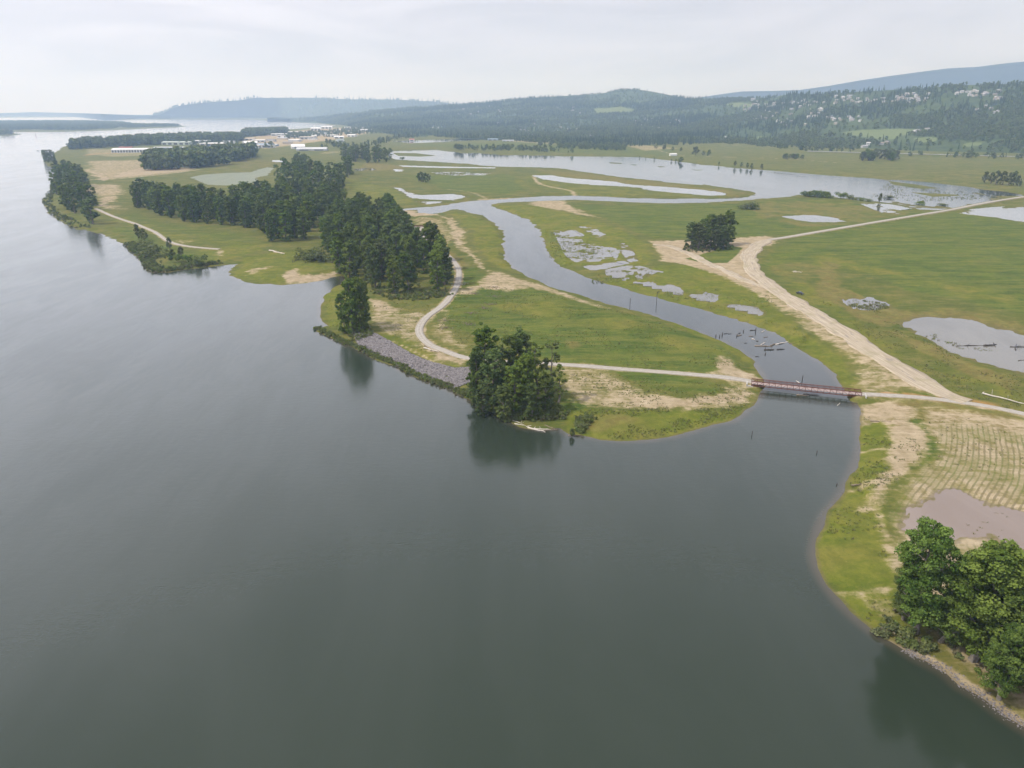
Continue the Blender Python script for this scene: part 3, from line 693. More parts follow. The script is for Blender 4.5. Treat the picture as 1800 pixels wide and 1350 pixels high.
# ------------------------------------------------------------------ water
def water_mat(name, body, body2=None, rough=(.04, .16), bump=.05, gain=1.0, film=None):
    m = NT(name)
    pos = m.n('ShaderNodeNewGeometry').outputs['Position']
    mp = m.n('ShaderNodeMapping', {'Vector': pos, 'Rotation': (0, 0, .5), 'Scale': (.02, .006, 1)}).outputs[0]
    big = m.noise(mp, 1.0, 6, .6, 1.2)
    mp2 = m.n('ShaderNodeMapping', {'Vector': pos, 'Rotation': (0, 0, .35), 'Scale': (.16, .035, 1)}).outputs[0]
    mid = m.noise(mp2, 1.0, 5, .65, 1.5)
    mp3 = m.n('ShaderNodeMapping', {'Vector': pos, 'Rotation': (0, 0, .2), 'Scale': (.5, 1.0, 1)}).outputs[0]
    rip = m.noise(mp3, .5, 3, .6)
    rip2 = m.noise(mp3, 2.2, 2, .5)
    col = m.mix(m.rng(big, .35, .65), body, body2 or tuple(v * 1.15 for v in body))
    if film is not None:
        col = m.mix(m.rng(m.noise(pos, .05, 6, .7), .38, .56), col, film)
    ro = m.rng(m.math('ADD', big, m.math('MULTIPLY', m.math('SUBTRACT', mid, .5), .8)), .25, .75, rough[0] * 1.1, rough[1] * .92)
    h = m.math('ADD', rip, m.math('MULTIPLY', rip2, .35))
    st = m.rng(m.math('ADD', big, m.math('MULTIPLY', m.math('SUBTRACT', mid, .5), .9)), .3, .7, .6, .95)
    bp = m.n('ShaderNodeBump', {'Height': h, 'Strength': m.math('MULTIPLY', st, 1.0), 'Distance': bump})
    d = m.n('ShaderNodeBsdfDiffuse', {'Color': col}); gl = m.n('ShaderNodeBsdfGlossy', {'Color': (1, 1, 1, 1), 'Roughness': ro, 'Normal': bp.outputs[0]})
    lw = m.n('ShaderNodeLayerWeight', {'Blend': .5, 'Normal': bp.outputs[0]}).outputs['Facing']
    k = m.rng(m.math('ADD', big, m.math('MULTIPLY', m.math('SUBTRACT', mid, .5), .7)), (.3), .7, .93 * gain, 1.0 * gain)
    f = m.math('MULTIPLY', m.math('ADD', m.math('MULTIPLY', m.math('POWER', lw, 3.5), 1.08), .014), k)
    mx = m.n('ShaderNodeMixShader', {0: f, 1: d.outputs[0], 2: gl.outputs[0]})
    m.t.links.new(mx.outputs[0], m.out.inputs[0]); m.body = d
    return m
MW = water_mat('river_water', (.023, .033, .021), (.027, .037, .025), (.10, .20), .045)
wd = MW.attr('shore')
bs = MW.body
old = bs.inputs['Color'].links[0].from_socket
MW.t.links.new(MW.mix(MW.math('MULTIPLY', MW.rng(wd, 4, 0), .5), old, (.115, .088, .062)), bs.inputs['Color'])
M_SL = water_mat('slough_water', (.028, .036, .034), (.036, .043, .040), (.06, .12), .02, gain=.86)
bs = M_SL.body
old = bs.inputs['Color'].links[0].from_socket
M_SL.t.links.new(M_SL.mix(M_SL.math('MULTIPLY', M_SL.rng(M_SL.attr('shore'), 4, 0), .5), old, (.125, .10, .068)), bs.inputs['Color'])
s = 3
wi = np.arange(0, nr, s); wj = np.arange(0, na, s)
if wi[-1] != nr - 1: wi = np.append(wi, nr - 1)
if wj[-1] != na - 1: wj = np.append(wj, na - 1)
WI, WJ = np.meshgrid(wi, wj, indexing='ij'); idx = (WI * na + WJ)
wx, wy, wdm = GX[idx].ravel(), GY[idx].ravel(), dmain[idx].ravel()
n1, n2 = len(wi), len(wj)
a, b_ = np.meshgrid(np.arange(n1 - 1), np.arange(n2 - 1), indexing='ij')
wq = np.stack([a * n2 + b_, a * n2 + b_ + 1, (a + 1) * n2 + b_ + 1, (a + 1) * n2 + b_], -1).reshape(-1, 4)
wq = wq[~(wdm[wq] > 45).all(1)]
SPOLY = poly([(660,440),(640,250),(2100,262),(2100,500),(1490,692),(1336,691),(1000,600),(800,480)])
cx_, cy_ = wx[wq].mean(1), wy[wq].mean(1)
ins = inside(cx_, cy_, SPOLY)
def sub(qs, extra=None):
    u = np.unique(qs); rm_ = np.full(len(wx), -1); rm_[u] = np.arange(len(u))
    v = np.stack([wx[u], wy[u], np.zeros(len(u))], -1)
    return v, rm_[qs], np.maximum(-wdm[u], 0)
v, f, dd_ = sub(wq[~ins])
# the river goes on round and behind the camera
ba = np.radians(np.linspace(60, 300, 41)); br = np.array([0.01, 30, 200, 2000, 10000, rad[-1]])
BR, BA = np.meshgrid(br, ba, indexing='ij')
bv = np.stack([(BR * np.sin(BA)).ravel(), (BR * np.cos(BA)).ravel(), np.zeros(BR.size)], -1)
a, b_ = np.meshgrid(np.arange(5), np.arange(40), indexing='ij')
bq = np.stack([a * 41 + b_, a * 41 + b_ + 1, (a + 1) * 41 + b_ + 1, (a + 1) * 41 + b_], -1).reshape(-1, 4)
# the inner disc in front of the camera
ca = np.radians(np.linspace(-60, 60, 21)); cr = np.array([0.01, rad[0]])
CR, CA = np.meshgrid(cr, ca, indexing='ij')
cv = np.stack([(CR * np.sin(CA)).ravel(), (CR * np.cos(CA)).ravel(), np.zeros(CR.size)], -1)
a, b_ = np.meshgrid(np.arange(1), np.arange(20), indexing='ij')
cq = np.stack([a * 21 + b_, a * 21 + b_ + 1, (a + 1) * 21 + b_ + 1, (a + 1) * 21 + b_], -1).reshape(-1, 4)
VV = np.concatenate([v, bv, cv]); FF = np.concatenate([f, bq + len(v), cq + len(v) + len(bv)])
river_me = mesh_np('river', VV, FF, [MW.mat], smooth=True)
fattr(river_me, 'shore', np.concatenate([dd_, np.full(len(bv) + len(cv), 60.0)]))
tag(link('river', river_me), 'wide calm grey green river', kind='structure')
v, f, dd_ = sub(wq[ins])
sl_me = mesh_np('slough', v, f, [M_SL.mat], smooth=True); fattr(sl_me, 'shore', dd_)
tag(link('slough', sl_me), 'winding slough channel opening into a wide shallow lake', kind='structure')

M_POND = {
 'mud': water_mat('muddy_water', (.20, .155, .125), (.235, .185, .15), (.05, .12), .006, gain=.8).mat,
 'pond': water_mat('pond_water', (.085, .085, .075), (.12, .11, .10), (.05, .12), .015).mat,
 'silt': water_mat('silty_water', (.12, .112, .092), (.16, .147, .12), (.05, .14), .006, gain=.85).mat,
 'algae': water_mat('algae_water', (.13, .145, .10), (.17, .185, .12), (.3, .5), .02, gain=.16, film=(.15, .17, .10)).mat,
}
for k, (n_, P, lev, sl, mo, lb) in enumerate(PONDS):
    dp = sdist(vx, vy, P, 16.0)
    ok = (dp < 9 + .006 * vr) & (vd > 13)
    fq = quads[ok[quads].all(1)]
    if not len(fq): continue
    u = np.unique(fq); rm_ = np.full(len(vx), -1); rm_[u] = np.arange(len(u))
    pv = np.stack([vx[u], vy[u], np.full(len(u), lev)], -1)
    key = 'mud' if k == 0 else 'silt' if k == 1 or n_ == 'mudflat_pool' else 'algae' if k == 9 else 'pond'
    me = mesh_np(n_, pv, rm_[fq], [M_POND[key]], smooth=True)
    tag(link(n_, me), lb, kind='structure')

# ------------------------------------------------------------------ paths and roads
def road_mat(kind):
    m = NT(kind + '_surface')
    uvn = m.n('ShaderNodeAttribute', attribute_name='along'); across = m.attr('across'); al = uvn.outputs['Fac']
    pos = m.n('ShaderNodeNewGeometry').outputs['Position']
    vec = m.n('ShaderNodeCombineXYZ', {0: m.math('MULTIPLY', al, .03), 1: m.math('MULTIPLY', across, .9), 2: 0.0}).outputs[0]
    ns = m.noise(vec, 1.6, 6, .65, .4)
    nf = m.noise(pos, .5, 5, .7); nc = m.noise(pos, .12, 4, .6)
    if kind == 'gravel':
        c = m.mix(m.rng(nf, .3, .7), (.27, .245, .205), (.36, .33, .285))
        tr = m.rng(m.math('ABSOLUTE', m.math('SUBTRACT', m.math('ABSOLUTE', across), .85)), .5, .15)
        c = m.mix(m.math('MULTIPLY', tr, .35), c, (.46, .43, .38))
        c = m.mix(m.math('MULTIPLY', m.rng(nc, .5, .7), .3), c, (.34, .29, .21))
    elif kind == 'dirt':
        c = m.mix(m.rng(ns, .35, .65), (.29, .24, .17), (.45, .385, .29))
        c = m.mix(m.math('MULTIPLY', m.rng(nc, .52, .66), .6), c, (.27, .24, .14))
        v2 = m.n('ShaderNodeCombineXYZ', {0: m.math('MULTIPLY', al, .09), 1: m.math('MULTIPLY', across, .4), 2: 3.0}).outputs[0]
        pud = m.rng(m.noise(v2, 1.0, 4, .55, .3), .60, .63)
        c = m.mix(m.math('MULTIPLY', pud, .7), c, (.22, .19, .17))
        v3 = m.n('ShaderNodeCombineXYZ', {0: m.math('MULTIPLY', al, .05), 1: across, 2: 9.0}).outputs[0]
        c = m.mix(m.math('MULTIPLY', m.rng(m.noise(v3, 2.4, 5, .7), .57, .7), .55), c, (.29, .25, .18))
        v4 = m.n('ShaderNodeCombineXYZ', {0: m.math('MULTIPLY', al, .012), 1: m.math('MULTIPLY', across, 2.2), 2: 5.0}).outputs[0]
        c = m.mix(m.math('MULTIPLY', m.rng(m.noise(v4, 1.0, 3, .6), .52, .64), .6), c, (.24, .195, .135))
    else:
        c = m.mix(m.rng(nf, .3, .7), (.16, .16, .165), (.2, .2, .2))
    m.bsdf(c, .9, .15, bump=m.math('ADD', ns, m.math('MULTIPLY', nf, .4)), bstr=.7, bdist=.12)
    return m.mat
RM = {k: road_mat(k) for k in ('gravel', 'dirt', 'asphalt')}
for name, c, w, ra, re, mk, lb, zz in PATHS:
    n = len(c)
    t = np.gradient(c, axis=0); t /= np.linalg.norm(t, axis=1)[:, None] + 1e-9
    nrm = np.stack([t[:, 1], -t[:, 0]], -1)
    s_al = np.concatenate([[0], np.cumsum(np.hypot(*np.diff(c, axis=0).T))])
    amp = .35 if mk == 'gravel' else 3.4 if mk == 'dirt' else .02
    tap = np.ones(n) if mk != 'dirt' else .45 + .55 * np.minimum(sstep(0, 22, s_al), sstep(0, 26, s_al[-1] - s_al))
    wl = tap * w / 2 + amp * (fbm(s_al, s_al * 0 + 3, 14, 3, 3) - .5) * 2; wr = tap * w / 2 + amp * (fbm(s_al, s_al * 0 + 9, 14, 3, 8) - .5) * 2
    cols = []; al = []; ac = []
    us = [-1.0, -1.0, -.75, -.4, 0, .4, .75, 1.0, 1.0]
    for k, u in enumerate(us):
        off = np.where(u < 0, wl, wr) * u
        if k in (0, len(us) - 1): off = off * 1.02
        p = c + nrm * off[:, None]
        z = zz + (.04 * (1 - abs(u)))
        if mk == 'dirt': z = z + .10 * (fbm(s_al * .2, s_al * 0 + u * 30, 3, 3, 4) - .5)
        if k in (0, len(us) - 1): z = zz - .55
        cols.append(np.stack([p[:, 0], p[:, 1], z], -1)); al.append(s_al); ac.append(off)
    V = np.stack(cols, 1).reshape(-1, 3); kk = len(us)
    a, b_ = np.meshgrid(np.arange(n - 1), np.arange(kk - 1), indexing='ij')
    Q = np.stack([a * kk + b_, a * kk + b_ + 1, (a + 1) * kk + b_ + 1, (a + 1) * kk + b_], -1).reshape(-1, 4)
    me = mesh_np(name, V, Q, [RM[mk]], smooth=True)
    fattr(me, 'along', np.stack(al, 1).ravel()); fattr(me, 'across', np.stack(ac, 1).ravel())
    tag(link(name, me), lb, kind='structure')
# ------------------------------------------------------------------ hills
def hill_mat(name, a, b, sc):
    m = NT(name); pos = m.n('ShaderNodeNewGeometry').outputs['Position']
    n = m.noise(pos, sc, 6, .7); n2 = m.noise(pos, sc * .12, 4, .6)
    c = m.mix(m.rng(n, .35, .65), a, b); c = m.mix(m.math('MULTIPLY', m.rng(n2, .5, .65), .4), c, tuple(v * 1.5 for v in b))
    f = m.attr('field')
    c = m.mix(m.rng(f, .3, .7), c, (.125, .155, .062))
    m.bsdf(c, .95, .05, bump=n, bstr=.6, bdist=.05 / sc)
    return m.mat
class Hill:
    def __init__(s, name, label, cols, back, mat, fields=(), nt=60, step=8, rough=6.0, p=1.6, seed=0):
        """cols: (photo x, foot y, ridge y, ridge distance, power)"""
        A = np.array(cols, float)
        xs = np.arange(A[0, 0], A[-1, 0] + .1, step); s.xs = xs
        fy, ry, rd, pw = (np.interp(xs, A[:, 0], A[:, k]) for k in (1, 2, 3, 4))
        # direction of each column on the ground
        B = G(xs, fy, 3.0); D0 = np.hypot(B[:, 0], B[:, 1]); s.D0 = D0
        s.dir = B / D0[:, None]
        # ridge height from its elevation in the photograph
        dxp = xs - 900; up = 675 - ry
        dy = F_PX * CT + up * ST; dz = -F_PX * ST + up * CT
        hl = np.hypot(dxp, dy)
        s.zr = np.maximum(H_CAM + rd * dz / hl, 8.0)
        s.rd = rd; s.pw = pw; s.nt = nt; s.rough = rough; s.seed = seed
        t = np.concatenate([np.linspace(0, 1, nt), 1 + np.linspace(0, 1, 9)[1:]])
        X = np.zeros((len(t), len(xs))); Y = X.copy(); Z = X.copy()
        for i, tt in enumerate(t):
            if tt <= 1:
                D = D0 + (rd - D0) * tt; z = s.height(D, np.arange(len(xs)), tt)
            else:
                D = rd + back * (tt - 1); z = s.zr * (1 - (tt - 1) ** 1.5) - 4 * (tt - 1)
            X[i] = s.dir[:, 0] * D; Y[i] = s.dir[:, 1] * D; Z[i] = z
        amp = np.clip(np.minimum(t, 1) * 3, 0, 1)[:, None] * rough * np.where(t[:, None] > .93, .35, 1)
        Z += amp * (fbm(X, Y, rough * 60, 4, seed) - .5) * 2
        s.t = t; s.Z = Z; s.X = X; s.Y = Y
        n = len(xs); a, b = np.meshgrid(np.arange(len(t) - 1), np.arange(n - 1), indexing='ij')
        Q = np.stack([a * n + b, a * n + b + 1, (a + 1) * n + b + 1, (a + 1) * n + b], -1).reshape(-1, 4)
        V = np.stack([X.ravel(), Y.ravel(), Z.ravel()], -1)
        me = mesh_np(name, V, Q, [mat], smooth=True)
        fl = np.zeros(len(V)); px, py = proj(V[:, 0], V[:, 1], V[:, 2])
        for P in fields:
            fl = np.maximum(fl, inside(px, py, np.array(P, float)) * 1.0)
        fl[(np.repeat(t, n) > 1)] = 0
        fattr(me, 'field', fl)
        tag(link(name, me), label, kind='structure')
    def height(s, D, k, tt):
        return 3.0 + (s.zr[k] - 3.0) * tt ** s.pw[k]
    def at(s, px, py):
        """ground point of the slope that the photograph shows at (px, py)"""
        j = np.clip((px - s.xs[0]) / (s.xs[1] - s.xs[0]), 0, len(s.xs) - 1.001); j0 = int(j); f = j - j0
        X = s.X[:, j0] * (1 - f) + s.X[:, j0 + 1] * f; Y = s.Y[:, j0] * (1 - f) + s.Y[:, j0 + 1] * f; Z = s.Z[:, j0] * (1 - f) + s.Z[:, j0 + 1] * f
        n = s.nt; yy = proj(X[:n], Y[:n], Z[:n])[1]
        for i in range(n - 1):
            if yy[i + 1] <= py <= yy[i] or (i == 0 and py > yy[0]):
                w = min(max((yy[i] - py) / (yy[i] - yy[i + 1] + 1e-9), 0), 1)
                return X[i] + (X[i + 1] - X[i]) * w, Y[i] + (Y[i + 1] - Y[i]) * w, Z[i] + (Z[i + 1] - Z[i]) * w
        return X[n - 2], Y[n - 2], Z[n - 2]
    def scatter(s, spacing, rg, tmax=1.0):
        """points spread evenly over the slope: x, y, z, photo x, photo y"""
        n = len(s.xs); T = s.t[:s.nt]; k = T <= tmax + .02
        X, Y, Z = s.X[:s.nt][k], s.Y[:s.nt][k], s.Z[:s.nt][k]
        ux = X[1:, :-1] - X[:-1, :-1]; uy = Y[1:, :-1] - Y[:-1, :-1]
        wx_ = X[:-1, 1:] - X[:-1, :-1]; wy_ = Y[:-1, 1:] - Y[:-1, :-1]
        area = np.abs(ux * wy_ - uy * wx_); cnt = rg.poisson(area / spacing ** 2)
        I, J = np.nonzero(cnt > 0); rep = cnt[I, J]; I = np.repeat(I, rep); J = np.repeat(J, rep)
        a = rg.random(len(I)); b = rg.random(len(I))
        def bl(M): return M[I, J] * (1 - a) * (1 - b) + M[I + 1, J] * a * (1 - b) + M[I, J + 1] * (1 - a) * b + M[I + 1, J + 1] * a * b
        x, y, z = bl(X), bl(Y), bl(Z)
        px, py = proj(x, y, z)
        return x, y, z, px, py
M_HILL = hill_mat('forest_floor', (.038, .060, .024), (.068, .090, .034), .02)
M_FAR = hill_mat('far_forest', (.028, .045, .022), (.045, .062, .03), .006)
FIELDS = [[(1480,232),(1520,228),(1590,226),(1635,228),(1600,236),(1560,246),(1530,243),(1490,237)],[(1605,243),(1640,240),(1650,247),(1615,252)],
 [(1330,238),(1345,240),(1342,247),(1328,246)],[(1040,192),(1090,188),(1120,193),(1110,199),(1050,200)],[(1270,184),(1300,180),(1330,184),(1310,190)],[(1690,252),(1725,250),(1722,256),(1695,258)]]
H1 = Hill('hills', 'wooded hillside with scattered houses rising behind the bottomland', [
 (470,211.6,209.5,9000,1),(560,216,206.8,8600,1.2),(600,219.5,202,8000,1.4),(640,227,197,7600,1.6),(700,239,192,7600,2.0),(760,241,187,7400,2.2),(800,243,185,7300,2.4),(850,246,181,7200,2.6),(900,249,175,7000,2.6),(950,252,171,7000,2.6),(1000,256,168,7000,2.6),
 (1050,261,165,6900,2.6),(1085,262,158,6800,2.6),(1120,258,158,6700,2.5),(1150,257,163,6500,2.4),(1200,256,173,6000,2.1),(1250,253,173,5600,1.9),(1300,253,174,5200,1.7),(1350,254,171,4800,1.5),(1380,256,164,4600,1.5),(1420,259,166,4400,1.45),
 (1500,262,161,4200,1.4),(1600,266,156,4000,1.4),(1650,268,151,3900,1.35),(1700,269,149,3900,1.3),(1800,271,148,3800,1.2),(1950,276,146,3700,1.2),(2200,284,150,3500,1.2)], 1500, M_HILL, FIELDS, nt=70, step=8, rough=5.0, seed=101)
H2 = Hill('far_hill', 'long blue bluff across the river', [
 (270,206,204,12500,1),(290,206,199,12500,1),(305,206.4,191,12500,.8),(320,206.5,186,12500,.7),(350,206.5,182,12500,.7),(385,206.5,179,12500,.7),(420,206.5,177,12600,.7),(450,207,172.5,12600,.7),(500,208,172,12600,.7),(560,208.5,172,12500,.7),(620,209,175,12500,.8),(700,209,175,12500,.8),(760,210,178,12300,.8),(800,210,183,12000,.9),(860,210,190,11500,1),(900,210,196,11500,1)], 2500, M_FAR, (), nt=34, step=3, rough=11.0, seed=131)
H3 = Hill('mountain', 'pale blue forested mountain on the horizon', [
 (1230,196,171,11500,.9),(1270,196,165,11500,.9),(1300,196,161,11500,.9),(1350,196,160,11500,.9),(1400,196,158,11500,.9),(1450,196,151,11500,.9),(1500,196,142,11500,.9),(1550,196,134,11500,.9),(1600,196,127,11500,.9),(1650,196,121,11500,.9),(1700,196,118.5,11500,.9),(1750,196,112,11500,.9),(1800,196,107,11500,.9),(1900,196,102,11500,.9),(2100,196,108,11500,.9),(2300,196,118,11500,.9)], 3000, M_FAR, (), nt=30, step=3, rough=14.0, seed=151)
H4 = Hill('far_shore', 'low hazy wooded shore at the left end of the river', [
 (-500,200.6,199.2,19000,.8),(0,200.8,199.0,19000,.8),(60,200.8,197.2,19000,.8),(120,201,198.4,19000,.8),(180,203,200.3,11500,.8),(240,206,202.4,12500,.8),(300,206.5,203,12000,.8)], 1500, M_FAR, (), nt=10, step=4, rough=5.0, seed=171)

# ------------------------------------------------------------------ foliage
def leaf_mat(name, a, b, tint=None, trans=.30):
    m = NT(name)
    t = m.attr('tint'); oi = m.n('ShaderNodeObjectInfo').outputs['Random']
    c = m.mix(t, a, b)
    hs = m.n('ShaderNodeHueSaturation', {'Hue': m.rng(oi, 0, 1, .485, .515, False), 'Saturation': m.rng(m.math('FRACT', m.math('MULTIPLY', oi, 7.3)), 0, 1, .8, 1.1, False), 'Value': m.rng(m.math('FRACT', m.math('MULTIPLY', oi, 3.7)), 0, 1, .74, 1.2, False), 'Color': c}).outputs[0]
    d = m.n('ShaderNodeBsdfDiffuse', {'Color': hs}); tr = m.n('ShaderNodeBsdfTranslucent', {'Color': m.mix(.6, hs, (.12, .19, .03))})
    mx = m.n('ShaderNodeMixShader', {0: trans, 1: d.outputs[0], 2: tr.outputs[0]})
    m.t.links.new(mx.outputs[0], m.out.inputs[0])
    return m.mat
M_LEAF = leaf_mat('cottonwood_leaves', (.078, .118, .030), (.185, .235, .058))
M_LEAF_NEAR = leaf_mat('near_cottonwood_leaves', (.066, .114, .020), (.175, .245, .048))  # slightly greener, more saturated leaf colour for the nearest trees
M_WILLOW = leaf_mat('willow_leaves', (.105, .13, .045), (.20, .22, .085))
M_CON = leaf_mat('conifer_needles', (.030, .052, .024), (.065, .095, .038), trans=.05)
M_DEC = leaf_mat('broadleaf_foliage', (.065, .098, .034), (.16, .19, .068), trans=.15)
M_BARK = simple('bark', (.17, .15, .125), .9, .3, 2.0)
M_DRY = leaf_mat('dry_foliage', (.14, .12, .075), (.20, .18, .11), trans=.2)

def leaf_cards(centres, radii, per, size, rg, up=.35, drop=0.0, flat=.75, bulge=.3):
    """leaf sprays on the outside of clumps"""
    n = len(centres) * per
    ci = np.repeat(np.arange(len(centres)), per)
    d = rg.normal(size=(n, 3)); d /= np.linalg.norm(d, axis=1)[:, None]
    d[:, 2] = np.abs(d[:, 2]) * np.where(rg.random(n) < .72, 1, -1)
    rr = radii[ci] * (bulge + (1 - bulge) * rg.random(n) ** .5)
    p = centres[ci] + d * rr[:, None] * np.array([1, 1, flat])
    nrm = d * .8 + rg.normal(size=(n, 3)) * .45; nrm[:, 2] += up; nrm /= np.linalg.norm(nrm, axis=1)[:, None]
    a = np.cross(nrm, rg.normal(size=(n, 3))); a /= np.linalg.norm(a, axis=1)[:, None]; b = np.cross(nrm, a)
    sz = size * (.6 + .8 * rg.random(n))[:, None]
    q = np.stack([p - a * sz * .5, p + b * sz * .38, p + a * sz * .55, p - b * sz * .38], 1)
    q[:, 2] += nrm * sz * -.12
    F = np.arange(n * 4).reshape(-1, 4)
    tn = np.clip(.5 + .28 * rg.normal(size=len(centres))[ci] + .18 * rg.normal(size=n) , 0, 1)
    return q.reshape(-1, 3), F, np.repeat(tn, 4)
def cottonwood(name, H, R, seed, nclump, per, size, low=.12, bare=False, leaf=None, shape='round', lean=.03):
    rg = np.random.default_rng(seed)
    mb = MB()
    n = 8
    zs = np.linspace(0, H * .86, n)
    wob = np.cumsum(rg.normal(size=(n, 2)) * H * lean * .35, 0); wob[0] = 0
    tp = np.stack([wob[:, 0], wob[:, 1], zs], -1)
    r0 = H * .017 + .08
    mb.tube(tp, np.linspace(r0, r0 * .16, n) * np.where(np.arange(n) == 0, 1.35, 1), 7)
    cent, rad = [], []
    def env(h):
        if shape == 'round': return np.interp(h, [0, .12, .35, .62, .85, 1], [.75, .85, .95, 1.0, .72, .25])
        if shape == 'column': return np.interp(h, [0, .12, .4, .7, .9, 1], [.85, .95, 1.0, .94, .68, .22])
        return np.interp(h, [0, .1, .3, .7, 1], [.75, 1.0, 1.0, .72, .2])
    nl = max(10, nclump // 5)
    for i in range(nl):
        h = low + (1 - low) * (i + rg.random()) / nl * .9
        k = min(h / .86, .98) * (n - 1); k0 = int(k); base = tp[k0] + (tp[min(k0 + 1, n - 1)] - tp[k0]) * (k - k0)
        a = i * 2.4 + rg.normal() * .4
        L = R * env(h) * (.55 + .6 * rg.random())
        rise = L * (.45 + .6 * rg.random())
        tip = base + np.array([math.cos(a) * L, math.sin(a) * L, rise])
        tip[2] = min(tip[2], H * .97)
        mid = base + (tip - base) * .5 + np.array([0, 0, -L * .06])
        rb = r0 * (1 - h) * .45 + .05
        mb.tube([base, mid, tip], [rb, rb * .65, rb * .25], 5)
        m_ = max(2, nclump // nl)
        sub = [rg.normal(size=3) * R * .22 + base + (tip - base) * (.45 + .6 * rg.random()) for _ in range(m_)]
        for c in sub:
            c[2] = np.clip(c[2], H * max(low * .7, .035), H * .97)
            rc = np.hypot(*(c[:2] - base[:2])); lim = R * env(c[2] / H) * 1.05
            if rc > lim: c[:2] = base[:2] + (c[:2] - base[:2]) * lim / rc
            cent.append(c); rad.append(R * (.17 + .19 * rg.random()))
            if rg.random() < .5: mb.tube([mid, c], [rb * .4, .03], 4)
    top = tp[-1]
    for k in range(4):
        cent.append(top + np.array([rg.normal() * R * .16, rg.normal() * R * .16, H * (.02 + .035 * k)])); rad.append(R * (.24 - .035 * k))
    cent = np.array(cent); rad = np.array(rad)
    if bare:
        keep = rg.random(len(cent)) < .55; cent, rad = cent[keep], rad[keep]
    v, f, t = leaf_cards(cent, rad, per, size, rg)
    crown = mesh_np('crown', v, f, [leaf or M_LEAF]); fattr(crown, 'tint', t)
    return mb.mesh('trunk', [M_BARK]), crown
def bush(R, seed, per=90, size=.5, nc=7, leaf=None, h=1.0):
    rg = np.random.default_rng(seed)
    c = rg.normal(size=(nc, 3)) * [R * .42, R * .42, 0]; c[:, 2] = R * h * (.25 + .75 * rg.random(nc))
    v, f, t = leaf_cards(c, R * (.35 + .25 * rg.random(nc)), per, size, rg, flat=.9)
    v[:, 2] = np.maximum(v[:, 2], -.2)
    me = mesh_np('bush', v, f, [leaf or M_WILLOW]); fattr(me, 'tint', t)
    return me
# kinds of tree: H and R in metres of the prototype
HERO = [cottonwood('h', 29, 5.6, 11 + k, 170, 130, .46, low=.10, leaf=M_LEAF_NEAR, shape='round') for k in range(4)]
MIDT = [cottonwood('m', 30, 4.9, 31 + k, 125, 84, .66, low=.0, shape='round' if k in (1, 4) else 'column') for k in range(7)]
THIN = [cottonwood('t', 26, 3.6, 61 + k, 70, 60, .6, low=.08, bare=True, shape='round') for k in range(3)]
FART = [cottonwood('f', 28, 5.0, 81 + k, 55, 34, 1.3, low=.0, shape='column') for k in range(5)]
SMALL = [cottonwood('s', 10, 3.0, 101 + k, 44, 60, .62, low=.05, shape='low', leaf=M_WILLOW if k % 2 else M_LEAF) for k in range(4)]
BUSH = [bush(3.0, 121 + k, leaf=M_WILLOW if k % 2 else M_LEAF) for k in range(4)]
for T_ in (HERO, MIDT, THIN, FART, SMALL):
    pass
def place_tree(name, kind, x, y, h, label, cat, group, z=None, wide=1.0, k=None, rz=None):
    proto = random.choice(kind) if k is None else kind[k % len(kind)]
    H = {id(HERO): 29, id(MIDT): 30, id(THIN): 26, id(FART): 28, id(SMALL): 10}[id(kind)]
    if z is None: z = float(ground_z(x, y)[0])
    e = bpy.data.objects.new(name, None); COL.objects.link(e)
    e.empty_display_size = 2
    s = h / H
    e.location = (x, y, max(z, -.3) - .15); e.rotation_euler = (0, 0, random.uniform(0, 6.28) if rz is None else rz)
    e.scale = (s * wide, s * wide, s)
    tag(e, label, cat, group)
    for nm, me in zip(('trunk', 'crown'), proto):
        o = bpy.data.objects.new(nm, me); COL.objects.link(o); o.parent = e
    return e
def stand(pts, spacing, hrange, label, group, kind, seed, name='cottonwood_tree', cap=400, wide=1.0, thin=0.0, edge=1.0):
    """one tree after another inside a traced outline, each an object of its own"""
    rg = np.random.default_rng(seed)
    P = poly(pts, 2.0); lo, hi = P.min(0), P.max(0)
    c = []
    for _ in range(9000):
        p = lo + (hi - lo) * rg.random(2)
        if not inside(p[:1], p[1:], P)[0]: continue
        if any((p[0] - q_[0]) ** 2 + (p[1] - q_[1]) ** 2 < spacing ** 2 for q_ in c): continue
        c.append(p)
        if len(c) >= cap: break
    c = np.array(c); z = ground_z(c[:, 0], c[:, 1])
    for i, (p, zz_) in enumerate(zip(c, z)):
        kd = THIN if rg.random() < thin else kind
        place_tree(name, kd, p[0], p[1], hrange[0] + (hrange[1] - hrange[0]) * rg.random(), label, 'tree', group, z=zz_, wide=wide * (.85 + .35 * rg.random()))
    return len(c)
cnt_t = {}
# the near stand at the lower right, one by one
NEAR = [(1612,1102,31.5,0,1.0,'tallest leafy cottonwood on the bank, beside the muddy pond'),
 (1590,1080,19,1,.95,'short cottonwood leaning out at the left edge of the bank trees'),
 (1655,1118,22,2,1.1,'mid sized cottonwood just behind the sandy bank edge'),
 (1712,1150,31,3,1.25,'broad round cottonwood in the middle of the bank stand'),
 (1690,1100,22,1,1.0,'cottonwood filling the gap behind the broad round one'),
 (1765,1165,27,0,1.15,'cottonwood right of the broad round crown on the bank'),
 (1800,1190,31,2,1.25,'dense cottonwood cut by the right edge of the view'),
 (1760,1215,20,1,1.1,'low cottonwood leaning over the stony waterline'),
 (1850,1180,33,3,1.2,'large cottonwood just beyond the right edge'),
 (1840,1240,28,0,1.1,'cottonwood at the far end of the stony bank'),
 (1730,1105,24,3,1.0,'cottonwood behind the stand, next to the seeded rows')]
